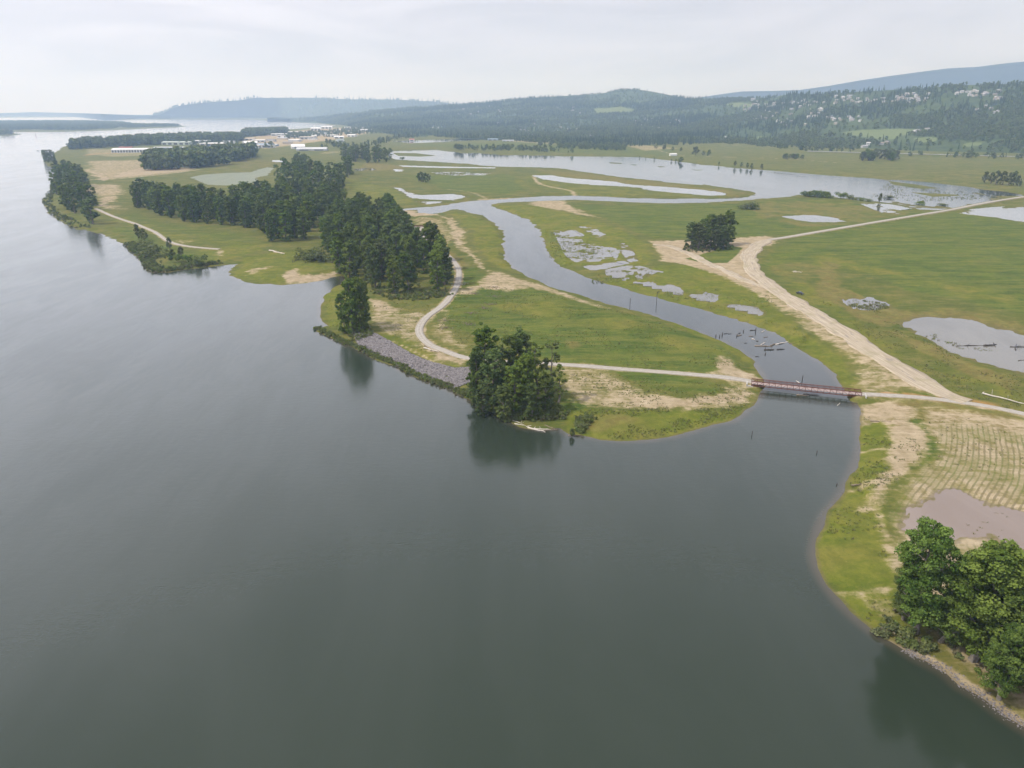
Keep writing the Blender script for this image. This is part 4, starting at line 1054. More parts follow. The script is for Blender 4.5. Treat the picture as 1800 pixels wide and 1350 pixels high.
for px, py, h, k, wd_, lb in NEAR:
    x, y = g(px, py, 2.5)
    place_tree('cottonwood_tree', HERO, x, y, h, lb, 'tree', 'near cottonwoods on the lower right bank', wide=wd_, k=k, rz=k * 1.7 + px)
# the clump at the river bend
CL = [(853,690,34,0,1.05,'tallest cottonwood of the clump at the river bend'),(838,706,27,1,.9,'leftmost cottonwood of the river bend clump'),(868,712,28,2,1.,'dark cottonwood below the tallest one of the bend clump'),
 (893,700,30,3,1.,'cottonwood in the middle of the bend clump'),(912,690,30,4,1.,'straight topped cottonwood behind the middle of the bend clump'),(905,722,24,5,1.,'shorter cottonwood at the water side of the bend clump'),
 (930,708,24,6,1.,'bushy cottonwood beside the pale bare branched one'),(885,732,17,1,1.1,'low cottonwood at the bank foot above the reflections'),(935,732,16,3,1.2,'low spreading tree above the driftwood pile'),(958,722,18,5,1.1,'rounded low tree at the right foot of the bend clump'),(850,724,16,4,1.1,'low tree at the left foot of the bend clump')]
for px, py, h, k, wd_, lb in CL:
    x, y = g(px, py, 2.0); place_tree('cottonwood_tree', MIDT, x, y, h, lb, 'tree', 'cottonwoods of the clump at the river bend', wide=wd_, k=k, rz=px)
for px, py, h, k, lb in [(925,690,29,0,'half bare cottonwood with pale limbs in the bend clump'),(948,700,27,1,'thin see-through cottonwood near the right of the bend clump'),(968,705,27,2,'open crowned cottonwood, rightmost of the bend clump'),(982,708,19,0,'sparse small cottonwood at the right edge of the bend clump')]:
    x, y = g(px, py, 2.0); place_tree('cottonwood_tree', THIN, x, y, h, lb, 'tree', 'cottonwoods of the clump at the river bend', k=k, rz=px, wide=1.15)
for px, py, h, k, lb in [(606,582,24,0,'slim outer cottonwood at the water end of the stone bank'),(620,583,33,2,'tallest cottonwood at the end of the stone bank'),(633,582,32,4,'broad cottonwood at the end of the stone bank'),(642,576,29,6,'rightmost cottonwood at the end of the stone bank'),(626,572,28,3,'cottonwood behind the tallest at the stone bank end')]:
    x, y = g(px, py, 2.0); place_tree('cottonwood_tree', MIDT, x, y, h, lb, 'tree', 'cottonwoods at the upper end of the stone bank', wide=.8, k=k, rz=px)
for px, py, h, k, lb in [(1214,438,25,0,'leftmost cottonwood of the lone clump by the sandy junction'),(1228,440,26,2,'full crowned cottonwood in the lone clump by the sandy junction'),(1248,436,31,4,'middle cottonwood of the lone clump by the sandy junction'),(1262,434,30,6,'dark cottonwood right of the middle in the lone clump'),(1279,430,33,1,'tallest cottonwood at the right of the lone clump'),(1238,430,27,5,'cottonwood at the back of the lone clump'),(1270,438,22,3,'short cottonwood at the front of the lone clump'),(1256,440,20,2,'low leafy cottonwood at the front middle of the lone clump'),(1222,436,22,5,'rounded cottonwood behind the leftmost in the lone clump')]:
    x, y = g(px, py, 2.0); place_tree('cottonwood_tree', MIDT, x, y, h, lb, 'tree', 'cottonwoods of the lone clump by the sandy junction', wide=1.25, k=k, rz=px)
x, y = g(758, 458, 2.0); place_tree('cottonwood_tree', MIDT, x, y, 33, 'big round cottonwood standing out at the right side of the main grove', 'tree', 'cottonwoods of the main grove', wide=1.35, k=1)
cnt_t['grove'] = stand([(562,430),(575,462),(600,480),(615,492),(650,518),(700,523),(745,520),(786,512),(784,478),(762,458),(735,450),(722,425),(706,408),(690,384),(645,380),(612,396),(580,410)], 10.2, (26, 33),
 'cottonwood in the dark grove left of the gravel bend', 'cottonwoods of the main grove', MIDT, 201, cap=92, wide=1.08)
cnt_t['row'] = stand([(236,364),(284,379),(327,391),(383,400),(453,404),(470,425),(510,429),(540,420),(560,408),(595,385),(610,372),(590,352),(540,345),(480,352),(400,366),(330,362),(236,352)], 12.6, (27, 34),
 'cottonwood in the long dark grove along the old channel', 'cottonwoods of the long grove', MIDT, 202, cap=125, wide=1.2)
cnt_t['left'] = stand([(140,402),(165,403),(182,388),(180,372),(168,358),(158,335),(150,318),(135,310),(112,305),(98,310),(97,330),(102,350),(118,372),(130,388)], 15, (24, 31),
 'cottonwood in the narrow stand on the far left bank', 'cottonwoods on the far left bank', FART, 203, cap=42, wide=1.3)
cnt_t['mid'] = stand([(496,345),(560,352),(600,332),(622,310),(618,300),(585,306),(560,312),(545,300),(520,290),(500,300),(485,320)], 17, (28, 35),
 'cottonwood in the stand behind the long grove', 'cottonwoods behind the long grove', FART, 204, cap=44, wide=1.35)
cnt_t['square'] = stand([(601,283),(640,287),(686,286),(684,279),(650,277),(601,277)], 20, (28, 36),
 'tree in the small square grove beside the lake', 'trees of the square grove beside the lake', FART, 205, cap=22, wide=1.5)
for px, py, h, lb in [(79,284,29,'tall tree at the tip of the far river bank'),(84,285,31,'second tree at the tip of the far river bank'),(87,283,21,'lower tree between the others at the far bank tip'),(92,284,29,'third tall tree at the far bank tip'),(96,283,23,'rightmost tree at the far bank tip')]:
    x, y = g(px, py, 2.0); place_tree('cottonwood_tree', MIDT, x, y, h, lb, 'tree', None, z=1.5, wide=1.15)
print('TREES', cnt_t)
# small trees and bushes one can tell apart
SM = [(243,421,15,.7,'narrow upright tree above the far left shore'),(254,424,12,1.,'rounded tree beside the narrow upright one'),(299,440,11,.8,'pointed small tree beside the far gravel path'),
 (304,455,8,1.2,'low round tree at the shore below the pointed one'),(319,451,8,1.1,'small round tree right of the low round one'),(741,320,17,1.0,'left tree of the lone square clump in the meadow'),(748,321,16,1.,'right tree of the lone square clump in the meadow'),(736,320,15,1.,'outer left tree of the lone square clump in the meadow'),(753,320,14,1.,'outer right tree of the lone square clump in the meadow'),
 (1005,762,4,1.0,'slim sapling at the water edge right of the driftwood'),(604,335,14,.8,'lone small tree at the edge of the groves')]
for px, py, h, wd_, lb in SM:
    x, y = g(px, py, 1.5); place_tree('small_tree', SMALL, x, y, h, lb, 'tree', None, wide=wd_)
LK = [(1197,286,14,1.6,'biggest round tree at the far lake edge')]
for i, px in enumerate([1180,1188,1193]): LK.append((px, 284 - i * 0, 7, 1.2, 'small bush tree on the far lake shore'))
for px, py, h in [(1264,291,8),(1292,293.5,12),(1303,294.5,11),(1313,296,12),(1321,297,12),(1338,298,12),(1124,278,7),(1150,281,7),(1135,279.5,5)]: LK.append((px, py, h, 1.0, 'small flooded tree standing in the far edge of the lake'))
for px, py, h, wd_, lb in LK:
    x, y = g(px, py, .2); place_tree('flooded_tree', SMALL, x, y, h, lb, 'tree', 'small trees at the far edge of the lake' , wide=wd_)
for px, py, h, wd_ in [(1223,272,22,1.7),(1236,273,13,1.4),(1246,273.5,16,1.3),(1153,262,14,1.5),(1168,264,16,1.6),(1182,265,12,1.4),(1197,266,12,1.3)]:
    x, y = g(px, py, 3.0); place_tree('pasture_tree', SMALL, x, y, h, 'isolated round tree on the pasture beyond the lake', 'tree', 'isolated trees on the pasture', wide=wd_)
for i, (px, py, h, wd_) in enumerate([(1731,322,20,1.2),(1741,323,19,1.),(1750,324.5,23,1.3),(1762,325,22,1.3),(1772,326,21,1.1),(1781,326,23,1.1),(1788,327,18,1.1),(1793,328,10,1.)]):
    x, y = g(px, py, 2.0); place_tree('small_tree', SMALL, x, y, h, 'tree of the short row at the right end of the lake', 'tree', 'short row of trees at the right end of the lake', wide=wd_ * .8)
for i in range(22):
    px = 1508 + 74 * random.random(); py = 283 - 5 * random.random()
    x, y = g(px, py, 2.5); place_tree('small_tree', SMALL, x, y, 20 + 6 * random.random(), 'dark tree in the dense thicket beside the highway', 'tree', 'trees of the highway thicket', wide=1.2)
for i in range(9):
    px = 1378 + 34 * random.random(); py = 281 - 3 * random.random()
    x, y = g(px, py, 2.5); place_tree('small_tree', SMALL, x, y, 11 + 5 * random.random(), 'low tree in the round thicket left of the highway', 'tree', 'trees of the round thicket', wide=1.5)
for px, py, h in [(1546,357,13)]:
    x, y = g(px, py, .4); place_tree('flooded_tree', SMALL, x, y, h, 'lone grey green sapling in the shallow end of the lake', 'tree', None, wide=.7)

def put_bush(px, py, s, label, group=None, z=1.2, k=None, sz=1.0):
    x, y = g(px, py, z); zz_ = max(float(ground_z(x, y)[0]), 0)
    o = link('bush', BUSH[random.randrange(4) if k is None else k], loc=(x, y, zz_ - .1), rot=(0, 0, random.uniform(0, 6.28)), scale=(s, s, s * sz))
    tag(o, label, 'bush', group)
put_bush(272, 452, 3.2, 'largest round pale green bush on the far left shore', sz=.95, k=1)
put_bush(258, 434, 2.2, 'dark bush below the narrow upright tree')
put_bush(328, 462, 1.7, 'small bush right of the shore trees, near the water')
put_bush(350, 466, 2.4, 'dark round bush by itself near the quiet cove', k=0)
put_bush(311, 462, 1.8, 'low bush in front of the small round trees')
for px, py, s_ in [(1417,347,1.6),(1425,347,1.8),(1433,347.5,2.),(1441,348,2.),(1449,348.5,1.8),(1457,349,1.5),(1479,349.5,1.8),(1492,351,1.2),(1504,352,1.2),(1516,353,1.2),(1528,354,1.)]:
    put_bush(px, py, s_ * 1.7, 'dark clump of shrubs on the near shore of the lake', 'shrub clumps on the near lake shore', sz=.8)
for px, py, s_ in [(1310,368,2.0),(1316,368.5,2.6),(1322,368,2.0)]: put_bush(px, py, s_ * 1.5, 'low shrub in the small thicket alone in the meadow', 'shrubs of the small meadow thicket', sz=.6)
for px, py, s_ in [(1564,347,2.6),(1618,357,2.8),(1656,359.5,2.4)]: put_bush(px, py, s_, 'rounded grassy hummock islet bush in the shallow lake end', 'hummocks in the shallow lake end', sz=.35)
put_bush(707, 282, 2.2, 'small bush alone on the lake embankment')
for px, py in [(555,457),(546,460),(563,462),(538,458)]: put_bush(px, py, 3.0, 'bright willow bush at the foot of the long grove', 'willows at the foot of the long grove', sz=.8, k=1)
for px, py in [(1567,742),(1600,742)]: pass
# ------------------------------------------------------------------ woods that read as one mass (instanced on points)
def conifer_mesh(seed):
    rg = np.random.default_rng(seed); mb = MB(); H = 30.0
    V, F, T = [], [], []; n = 0
    for lv in range(7):
        z = H * (.10 + .13 * lv); r = 5.0 * (1 - lv / 7.6) * (.85 + .3 * rg.random()); k = 7
        a0 = rg.random() * 6
        for j in range(k):
            a = a0 + j * 2 * math.pi / k; a2 = a + 2 * math.pi / k * .9; rj = r * (.7 + .5 * rg.random())
            V += [[0, 0, z + H * .17], [math.cos(a) * rj, math.sin(a) * rj, z - 1.2 * rg.random()], [math.cos(a2) * rj * .9, math.sin(a2) * rj * .9, z - .8]]
            F.append([n, n + 1, n + 2]); n += 3; t = rg.random(); T += [t, t, t]
    me = mesh_np('conifer', np.array(V), np.array(F), [M_CON]); fattr(me, 'tint', T)
    return me
def blob_mesh(seed, H=20.0, R=6.5, n=16, per=9, leaf=None):
    rg = np.random.default_rng(seed)
    c = rg.normal(size=(n, 3)) * [R * .42, R * .42, 0]; c[:, 2] = H * (.18 + .7 * rg.random(n))
    c[:, :2] *= np.interp(c[:, 2] / H, [0, .3, .6, 1], [.9, 1.1, 1, .4])[:, None]
    v, f, t = leaf_cards(c, R * (.42 + .2 * rg.random(n)), per, 3.6, rg, bulge=.7)
    v[:, 2] = np.clip(v[:, 2], -.3, H)
    me = mesh_np('broadleaf', v, f, [leaf or M_DEC]); fattr(me, 'tint', t)
    return me
def hidden(me):
    return bpy.data.objects.new('source_' + me.name, me)      # never linked to the scene
def wood(name, pts, scales, pick, sources, label, tilt=.05):
    """ONE object: the points carry the trees through geometry nodes"""
    me = bpy.data.meshes.new(name); me.vertices.add(len(pts)); me.vertices.foreach_set('co', np.asarray(pts, np.float32).ravel())
    me.update()
    fattr(me, 'size', scales)
    a = me.attributes.new('pick', 'INT', 'POINT'); a.data.foreach_set('value', np.asarray(pick, np.int32))
    r_ = np.zeros((len(pts), 3), np.float32); r_[:, 2] = rng.random(len(pts)) * 6.28; r_[:, :2] = rng.normal(size=(len(pts), 2)) * tilt
    a = me.attributes.new('turn', 'FLOAT_VECTOR', 'POINT'); a.data.foreach_set('vector', r_.ravel())
    o = link(name, me)
    ng = bpy.data.node_groups.new(name, 'GeometryNodeTree')
    ng.interface.new_socket('Geometry', in_out='INPUT', socket_type='NodeSocketGeometry')
    ng.interface.new_socket('Geometry', in_out='OUTPUT', socket_type='NodeSocketGeometry')
    N = ng.nodes; L = ng.links
    gi = N.new('NodeGroupInput'); go = N.new('NodeGroupOutput')
    def named(nm, tp):
        n = N.new('GeometryNodeInputNamedAttribute'); n.data_type = tp; n.inputs[0].default_value = nm
        return next(s for s in n.outputs if s.enabled and s.name == 'Attribute')
    join = N.new('GeometryNodeJoinGeometry')
    for k, so in enumerate(sources):
        oi = N.new('GeometryNodeObjectInfo'); oi.inputs['Object'].default_value = so
        ip = N.new('GeometryNodeInstanceOnPoints')
        cmp_ = N.new('FunctionNodeCompare'); cmp_.data_type = 'INT'; cmp_.operation = 'EQUAL'
        sk = [s for s in cmp_.inputs if s.enabled and s.type == 'INT']
        L.new(named('pick', 'INT'), sk[0]); sk[1].default_value = k
        L.new(gi.outputs[0], ip.inputs['Points']); L.new(oi.outputs['Geometry'], ip.inputs['Instance'])
        L.new(cmp_.outputs[0], ip.inputs['Selection'])
        L.new(named('turn', 'FLOAT_VECTOR'), ip.inputs['Rotation']); L.new(named('size', 'FLOAT'), ip.inputs['Scale'])
        L.new(ip.outputs[0], join.inputs[0])
    L.new(join.outputs[0], go.inputs[0])
    md = o.modifiers.new('scatter', 'NODES'); md.node_group = ng
    tag(o, label, kind='stuff')
    return o
CON = [hidden(conifer_mesh(k)) for k in range(3)]
BLOB = [hidden(blob_mesh(10 + k)) for k in range(3)]
def in_px(px, py, P): return inside(px, py, np.array(P, float))

# houses on the slope first, so the wood leaves them a clearing
HOUSE_AREAS = [
 ((1300, 1383, 176, 211), 40, 'pale house in the hillside estate below the saddle', 'houses of the estate below the saddle'),
 ((1383, 1440, 176, 196), 18, 'pale house at the right end of the hillside estate', 'houses at the right end of the estate'),
 ((1455, 1495, 169, 183), 16, 'white house high on the ridge shoulder', 'white houses on the ridge shoulder'),
 ((1494, 1540, 172, 184), 12, 'light house in the upper row right of the ridge shoulder', 'light houses right of the ridge shoulder'),
 ((1553, 1622, 166, 181), 28, 'light house in the broad terrace below the skyline', 'light houses of the terrace below the skyline'),
 ((1658, 1733, 160, 170), 18, 'house of the long row close under the right skyline', 'houses of the row under the right skyline'),
 ((1728, 1746, 172, 181), 4, 'isolated pale house in the woods at the far right', 'pale houses at the far right'),
 ((1411, 1455, 200, 209), 10, 'white house in the lower row among dark conifers', 'white houses among dark conifers'),
 ((1455, 1517, 206, 220), 11, 'house scattered in the trees above the green field', 'houses above the green field'),
 ((1111, 1192, 210, 229), 28, 'house in the valley neighbourhood among tall conifers', 'houses of the valley neighbourhood'),
 ((941, 1033, 189, 201), 14, 'tiny pale house on the flank of the round hill', 'houses on the flank of the round hill'),
 ((905, 945, 218, 240), 8, 'white house at the edge of town behind the meadow', 'houses at the town edge'),
 ((969, 1061, 224, 243), 16, 'small house between trees facing the lake meadow', 'houses facing the lake meadow'),
 ((800, 880, 186, 203), 14, 'tiny house on the far end of the wooded ridge', 'houses at the far end of the ridge'),
 ((822, 880, 212, 223), 7, 'white shed like building in the distant town', 'small buildings of the distant town'),
 ((1330, 1420, 212, 222), 6, 'house half hidden in the dark wood', 'houses half hidden in the dark wood'),
 ((1690, 1790, 186, 200), 5, 'pale house alone on the upper right slope', 'lone houses on the upper right slope'),
 ((1261, 1295, 239, 246), 3, 'house at the wood edge above the pasture', 'houses at the wood edge'),
 ((1589, 1633, 227, 234), 6, 'tan farm building at the top of the green field', 'farm buildings by the green field'),
 ((1512, 1530, 253, 261), 2, 'white two storey house above the highway', 'white houses above the highway'),
 ((1544, 1566, 250, 255), 2, 'long low house beside the highway wood', 'low houses beside the highway wood'),
]
def house_mesh(w, d, h, rh, wall, roof):
    mb = MB(); mb.box((-w / 2, -d / 2, -2), (w / 2, d / 2, h), 0)
    o = .5; x0, x1, y0, y1 = -w / 2 - o, w / 2 + o, -d / 2 - o, d / 2 + o
    mb.add([(x0, y0, h), (x1, y0, h), (x1, y1, h), (x0, y1, h), (x0, 0, h + rh), (x1, 0, h + rh)], [(0, 1, 5, 4), (2, 3, 4, 5), (1, 2, 5), (3, 0, 4), (3, 2, 1, 0)], 1)
    for k in range(max(2, int(w // 4))):
        x = -w / 2 + (k + .5) * w / max(2, int(w // 4))
        mb.box((x - .6, -d / 2 - .05, h * .35), (x + .6, -d / 2 - .01, h * .75), 2)
    mb.box((w * .2, -d * .1, h), (w * .2 + .8, -d * .1 + .8, h + rh + .8), 0)
    return mb.mesh('house', [wall, roof, M_GLASS])
M_GLASS = simple('window_glass', (.06, .07, .08), .15, .1, 1.0, .5)
WALLS = [simple('house_wall', c, .8) for c in ((.42, .40, .38), (.32, .29, .25), (.50, .49, .48), (.25, .24, .22))]
ROOFS = [simple('house_roof', c, .85) for c in ((.32, .31, .32), (.22, .21, .21), (.42, .41, .41), (.28, .23, .20))]
HM = [house_mesh(*a) for a in ((15, 10, 6, 3, WALLS[0], ROOFS[0]), (18, 10, 5.5, 3, WALLS[1], ROOFS[1]), (13, 11, 6.5, 3.2, WALLS[2], ROOFS[2]), (20, 11, 5.5, 2.8, WALLS[2], ROOFS[0]), (16, 11, 6, 3, WALLS[3], ROOFS[2]), (15, 10, 6, 3, WALLS[0], ROOFS[3]))]
hx, hy = [], []
for (x0, x1, y0, y1), n, lb, grp in HOUSE_AREAS:
    for i in range(n):
        px = random.uniform(x0, x1); py = random.uniform(y0, y1)
        X, Y, Z = H1.at(px, py)
        s = random.uniform(.75, 1.1) * (1.2 if Y > 4500 else .95)
        o = link('house', random.choice(HM), loc=(float(X), float(Y), float(Z) + .3), rot=(0, 0, random.choice((0, 1.57)) * 1.0 + random.uniform(-.4, .4)), scale=(s, s, s))
        tag(o, lb, 'house', grp); hx.append(float(X)); hy.append(float(Y))
hx = np.array(hx); hy = np.array(hy)

def near_house(x, y, r):
    out = np.zeros(len(x), bool)
    for a, b in zip(hx, hy):
        dx = x - a; dy = y - b                                       # also clear the side towards the river view
        L = math.hypot(a, b); along = -(dx * a + dy * b) / L; acr = (dx * b - dy * a) / L
        out |= (np.abs(acr) < r * .8) & (along > -r * .6) & (along < r * 2.4)
    return out
rg = np.random.default_rng(55)
x, y, z, px, py = H1.scatter(14.5, rg)
keep = np.ones(len(x), bool)
for P in FIELDS: keep &= ~in_px(px, py, P)
keep &= ~near_house(x, y, 13)
dens = fbm(x, y, 260, 4, 301); keep &= (rg.random(len(x)) < np.clip((dens - .36) * 7, .12, 1))
keep &= px < 2000
# the flat town and farmland edge is only loosely wooded
x, y, z, px, py = (a[keep] for a in (x, y, z, px, py))
con = (fbm(x, y, 300, 3, 311) + .35 * (rg.random(len(x)) - .5)) > np.where(px > 1600, .65, np.where(py < 200, .52, .56))
pick = np.where(con, rg.integers(0, 3, len(x)), 3 + rg.integers(0, 3, len(x)))
size = np.where(con, .48 + .42 * rg.random(len(x)), .5 + .45 * rg.random(len(x)))
wood('forest', np.stack([x, y, z - .5], -1), size, pick, CON + BLOB, 'mixed conifer and broadleaf forest covering the hillside')
print('FOREST', len(x))
# bluff and mountain canopy: crowns a few pixels wide only along the top
x, y, z, px, py = H2.scatter(62, rg)
wood('bluff_forest', np.stack([x, y, z - 2], -1), 1.5 + .8 * rg.random(len(x)), rg.integers(0, 6, len(x)), CON + BLOB, 'hazy forest on the long bluff across the river')
def flat_wood(name, outlines, spacing, hr, label, confr=.1, z0=2.0, seed=0, src=None, H=20.0, tw=1.0):
    rg = np.random.default_rng(seed); pts = []
    for pts_px in outlines:
        P = poly(pts_px, z0); lo, hi = P.min(0), P.max(0)
        n = int((hi - lo).prod() / spacing ** 2)
        c = lo + (hi - lo) * rg.random((n, 2)); c = c[inside(c[:, 0], c[:, 1], P)]
        pts.append(c)
    c = np.concatenate(pts); c = c[~near_house(c[:, 0], c[:, 1], 14)] if len(hx) else c
    c = c[fbm(c[:, 0], c[:, 1], spacing * 3.2, 2, 400 + seed) > .33]
    k = rg.random(len(c)) < confr
    s = (hr[0] + (hr[1] - hr[0]) * rg.random(len(c))) / np.where(k, 30.0, H)
    wood(name, np.stack([c[:, 0], c[:, 1], np.full(len(c), z0 - .4)], -1), s * tw, np.where(k, rg.integers(0, 3, len(c)), 3 + rg.integers(0, 3, len(c))), CON + (src or BLOB), label)
    return len(c)
n = flat_wood('island_wood', [[(-600,235),(0,229),(60,228),(130,229.5),(200,226),(215,222.5),(235,219.5),(215,217),(150,214.5),(90,214.5),(0,215),(-600,215)], [(-500,241.5),(-100,239),(0,238),(28,236.8),(10,235),(-500,237)], [(215,225),(300,222.5),(320,222),(290,221),(220,221)]], 19, (12, 26), 'low dark wood covering the river islands', z0=2.0, seed=3)
n += flat_wood('riverside_wood', [[(122,263),(176,260),(252,255.5),(330,251.5),(425,247.5),(425,243),(350,243),(250,248),(180,253),(128,258)], [(430,241),(505,235.5),(506,231),(440,233),(425,236)], [(385,250),(420,248.5),(422,244),(390,245)]], 13, (15, 34), 'dark riverside wood behind the warehouses', z0=3.0, seed=4)
n += flat_wood('field_wood', [[(257,299),(300,299),(345,295),(380,292),(410,287),(448,276),(449,270),(400,274),(330,279),(262,284)]], 11.5, (17, 37), 'square cottonwood wood beyond the sandy field', z0=2.5, seed=5)
n += flat_wood('town_wood', [[(560,262),(575,252),(640,256),(700,240),(900,238),(960,250),(1100,262),(1000,262),(950,258),(860,240),(760,238),(700,246),(640,262)], [(560,243),(640,236),(700,233),(900,240),(900,228),(700,224),(600,228),(560,236)], [(590,219),(640,219),(720,218),(900,224),(900,212),(640,212),(595,216)]], 34, (10, 22), 'scattered trees between the town buildings', .35, z0=4.0, seed=6)
n += flat_wood('shore_wood', [[(975,262),(1010,262),(1040,264),(1100,266),(1100,258),(1040,255),(980,258)], [(800,264),(900,266),(1010,269),(1010,266),(900,261),(800,261)], [(1420,266),(1500,268),(1500,262),(1440,258),(1300,252),(1250,252),(1300,256)], [(1540,273),(1800,281),(1950,286),(1950,283),(1800,278.5),(1600,273)]], 24, (7, 19), 'loose trees along the meadow edge', .1, z0=3.5, seed=7)
n += flat_wood('yard_wood', [[(285,253),(360,257),(430,256),(480,262),(480,256),(380,252),(300,249)], [(500,246),(560,240),(580,235),(560,232),(500,238)]], 26, (10, 18), 'small trees between the warehouses', .1, z0=3.0, seed=8)
print('WOODS', n)

# ------------------------------------------------------------------ undergrowth, tall grass and reeds
def tuft_mesh(seed, n=16, h=.8, w=.06, spread=.45, mat=None):
    rg = np.random.default_rng(seed); V, F, T = [], [], []
    for i in range(n):
        a = rg.random() * 6.28; r = spread * rg.random() ** .5; b = np.array([math.cos(a) * r, math.sin(a) * r, 0])
        lean = np.array([math.cos(a), math.sin(a), 0]) * (.15 + .4 * rg.random()) * h; hh = h * (.6 + .5 * rg.random())
        s_ = np.array([-math.sin(a), math.cos(a), 0]) * w
        V += [b - s_, b + s_, b + lean * .4 + [0, 0, hh * .6] + s_ * .7, b + lean + [0, 0, hh]]
        F.append([4 * i, 4 * i + 1, 4 * i + 2, 4 * i + 3]); T += [rg.random()] * 4
    me = mesh_np('tuft', np.array(V), np.array(F), [mat]); fattr(me, 'tint', T); return me
M_TUFT = leaf_mat('tall_grass', (.16, .185, .05), (.27, .28, .10), trans=.45)
TUFT = [hidden(tuft_mesh(300 + k, mat=M_TUFT)) for k in range(2)] + [hidden(tuft_mesh(310, mat=M_DRY))]
SHRUB = [hidden(bush(1.3, 320 + k, per=34, size=.42, nc=5, leaf=M_WILLOW)) for k in range(2)] + [hidden(bush(1.2, 330, per=34, size=.4, nc=5, leaf=M_LEAF))] + [hidden(bush(1.0, 331, per=26, size=.35, nc=4, leaf=M_DRY))]
def ribbon(pts, width, n, z=0.5, seed=0, off=0.0):
    P = smooth_line(poly(pts, 0.0), 2.0); rg = np.random.default_rng(seed)
    t = np.gradient(P, axis=0); t /= np.linalg.norm(t, axis=1)[:, None]; nr_ = np.stack([-t[:, 1], t[:, 0]], -1)
    k = rg.integers(0, len(P), n); o_ = off + width * rg.random(n)
    return P[k] + nr_[k] * o_[:, None] + rg.normal(size=(n, 2)) * .8
def strewn(pts, n, seed):
    P = poly(pts, 2.0); rg = np.random.default_rng(seed); lo, hi = P.min(0), P.max(0)
    c = lo + (hi - lo) * rg.random((n, 2)); return c[inside(c[:, 0], c[:, 1], P)]
bank1 = [(553,578),(580,592),(600,602),(624,611),(655,627),(693,642),(722,658),(755,671),(787,682),(811,695)]
bank2 = [(811,695),(822,700),(849,713),(871,722),(891,737),(915,748),(951,754),(982,751),(1000,760),(1020,764)]
farb = [(219,430),(239,449),(254,466),(267,479),(297,478),(327,473),(360,469),(393,465)]
P_ = [ribbon(bank1, 2.2, 620, seed=1), ribbon(bank2, 13.0, 1100, seed=2), ribbon(farb, 9.0, 420, seed=3), ribbon([(1548,1116),(1578,1131),(1607,1150)], 5, 60, seed=4),
      strewn([(830,700),(960,705),(985,715),(985,748),(950,752),(890,735),(840,712)], 700, 5), strewn([(600,575),(650,575),(655,590),(620,596)], 160, 6), strewn([(650,512),(780,512),(800,518),(745,528),(690,530)], 260, 7),
      strewn([(1200,436),(1250,432),(1290,430),(1288,440),(1240,444),(1205,444)], 130, 17), strewn([(560,440),(600,482),(650,515),(700,524),(745,521),(786,513),(790,500),(700,505),(640,490),(600,460)], 380, 18), strewn([(236,362),(327,388),(453,402),(470,424),(510,428),(510,420),(460,395),(330,378),(236,355)], 420, 19), strewn([(240,425),(300,440),(345,462),(300,475),(270,470),(245,445)], 150, 8), strewn([(1560,1060),(1640,1110),(1700,1160),(1780,1210),(1800,1180),(1700,1100),(1600,1040)], 220, 9),
      ribbon([(90,322),(80,345),(75,355),(90,377),(111,391),(135,402),(160,404)], 12, 260, seed=10)]
c = np.concatenate(P_); zg = ground_z(c[:, 0], c[:, 1]); _px, _py = proj(c[:, 0], c[:, 1], 0.0); ok = (zg > -.25) & ~((_px > 893) & (_px < 1012) & (_py > 741)); c = c[ok]; zg = zg[ok]
sz = (.55 + .75 * rng.random(len(c))) * np.where(c[:, 1] > 500, 1.3, 1.0); n0 = int((ground_z(P_[0][:, 0], P_[0][:, 1]) > -.25).sum()); sz[:n0] *= .8
wood('undergrowth', np.stack([c[:, 0], c[:, 1], np.maximum(zg, 0) - .1], -1), sz, rng.choice(4, len(c), p=[.34, .3, .2, .16]), SHRUB, 'willow scrub and weeds lining the river banks')
# tufts on the nearer meadows
ts = []
for pts, n_, sd in [([(1434,975),(1442,926),(1510,800),(1513,743),(1560,745),(1565,850),(1545,890),(1560,1000),(1580,1100),(1540,1110),(1470,1045)], 2600, 21), ([(1000,722),(1250,715),(1325,700),(1290,742),(1190,768),(1090,778),(1005,765)], 2600, 22),
      ([(985,650),(1320,680),(1320,700),(1200,716),(1030,714)], 900, 23), ([(805,505),(860,503),(1010,522),(1150,560),(1290,620),(1320,655),(1100,648),(990,640),(820,610),(760,590)], 4200, 24), ([(1510,700),(1610,715),(1620,800),(1560,870),(1520,880)], 900, 25),
      ([(1350,520),(1500,680),(1490,690),(1420,610),(1240,550),(1160,520),(1250,500)], 2200, 26), ([(1420,520),(1640,670),(1760,720),(1800,715),(1800,665),(1700,630),(1590,575),(1480,510)], 2600, 27), ([(650,530),(790,530),(740,560),(735,600),(800,635),(820,660),(700,600)], 900, 28),
      ([(1600,710),(1800,738),(1900,900),(1900,1150),(1700,1080),(1590,1000),(1600,860)], 700, 29), ([(565,510),(600,500),(600,570),(575,572)], 300, 30)]:
    ts.append(strewn(pts, n_ * 2, sd))
c = np.concatenate(ts); q_ = fbm(c[:, 0], c[:, 1], 12, 3, 91) > .5; c = c[q_]; zg = ground_z(c[:, 0], c[:, 1]); ok = zg > .15; c = c[ok]; zg = zg[ok]
wood('tall_grass', np.stack([c[:, 0], c[:, 1], zg - .05], -1), .35 + .5 * rng.random(len(c)), rng.choice(3, len(c), p=[.42, .38, .2]), TUFT, 'loose tufts of tall grass on the meadows')
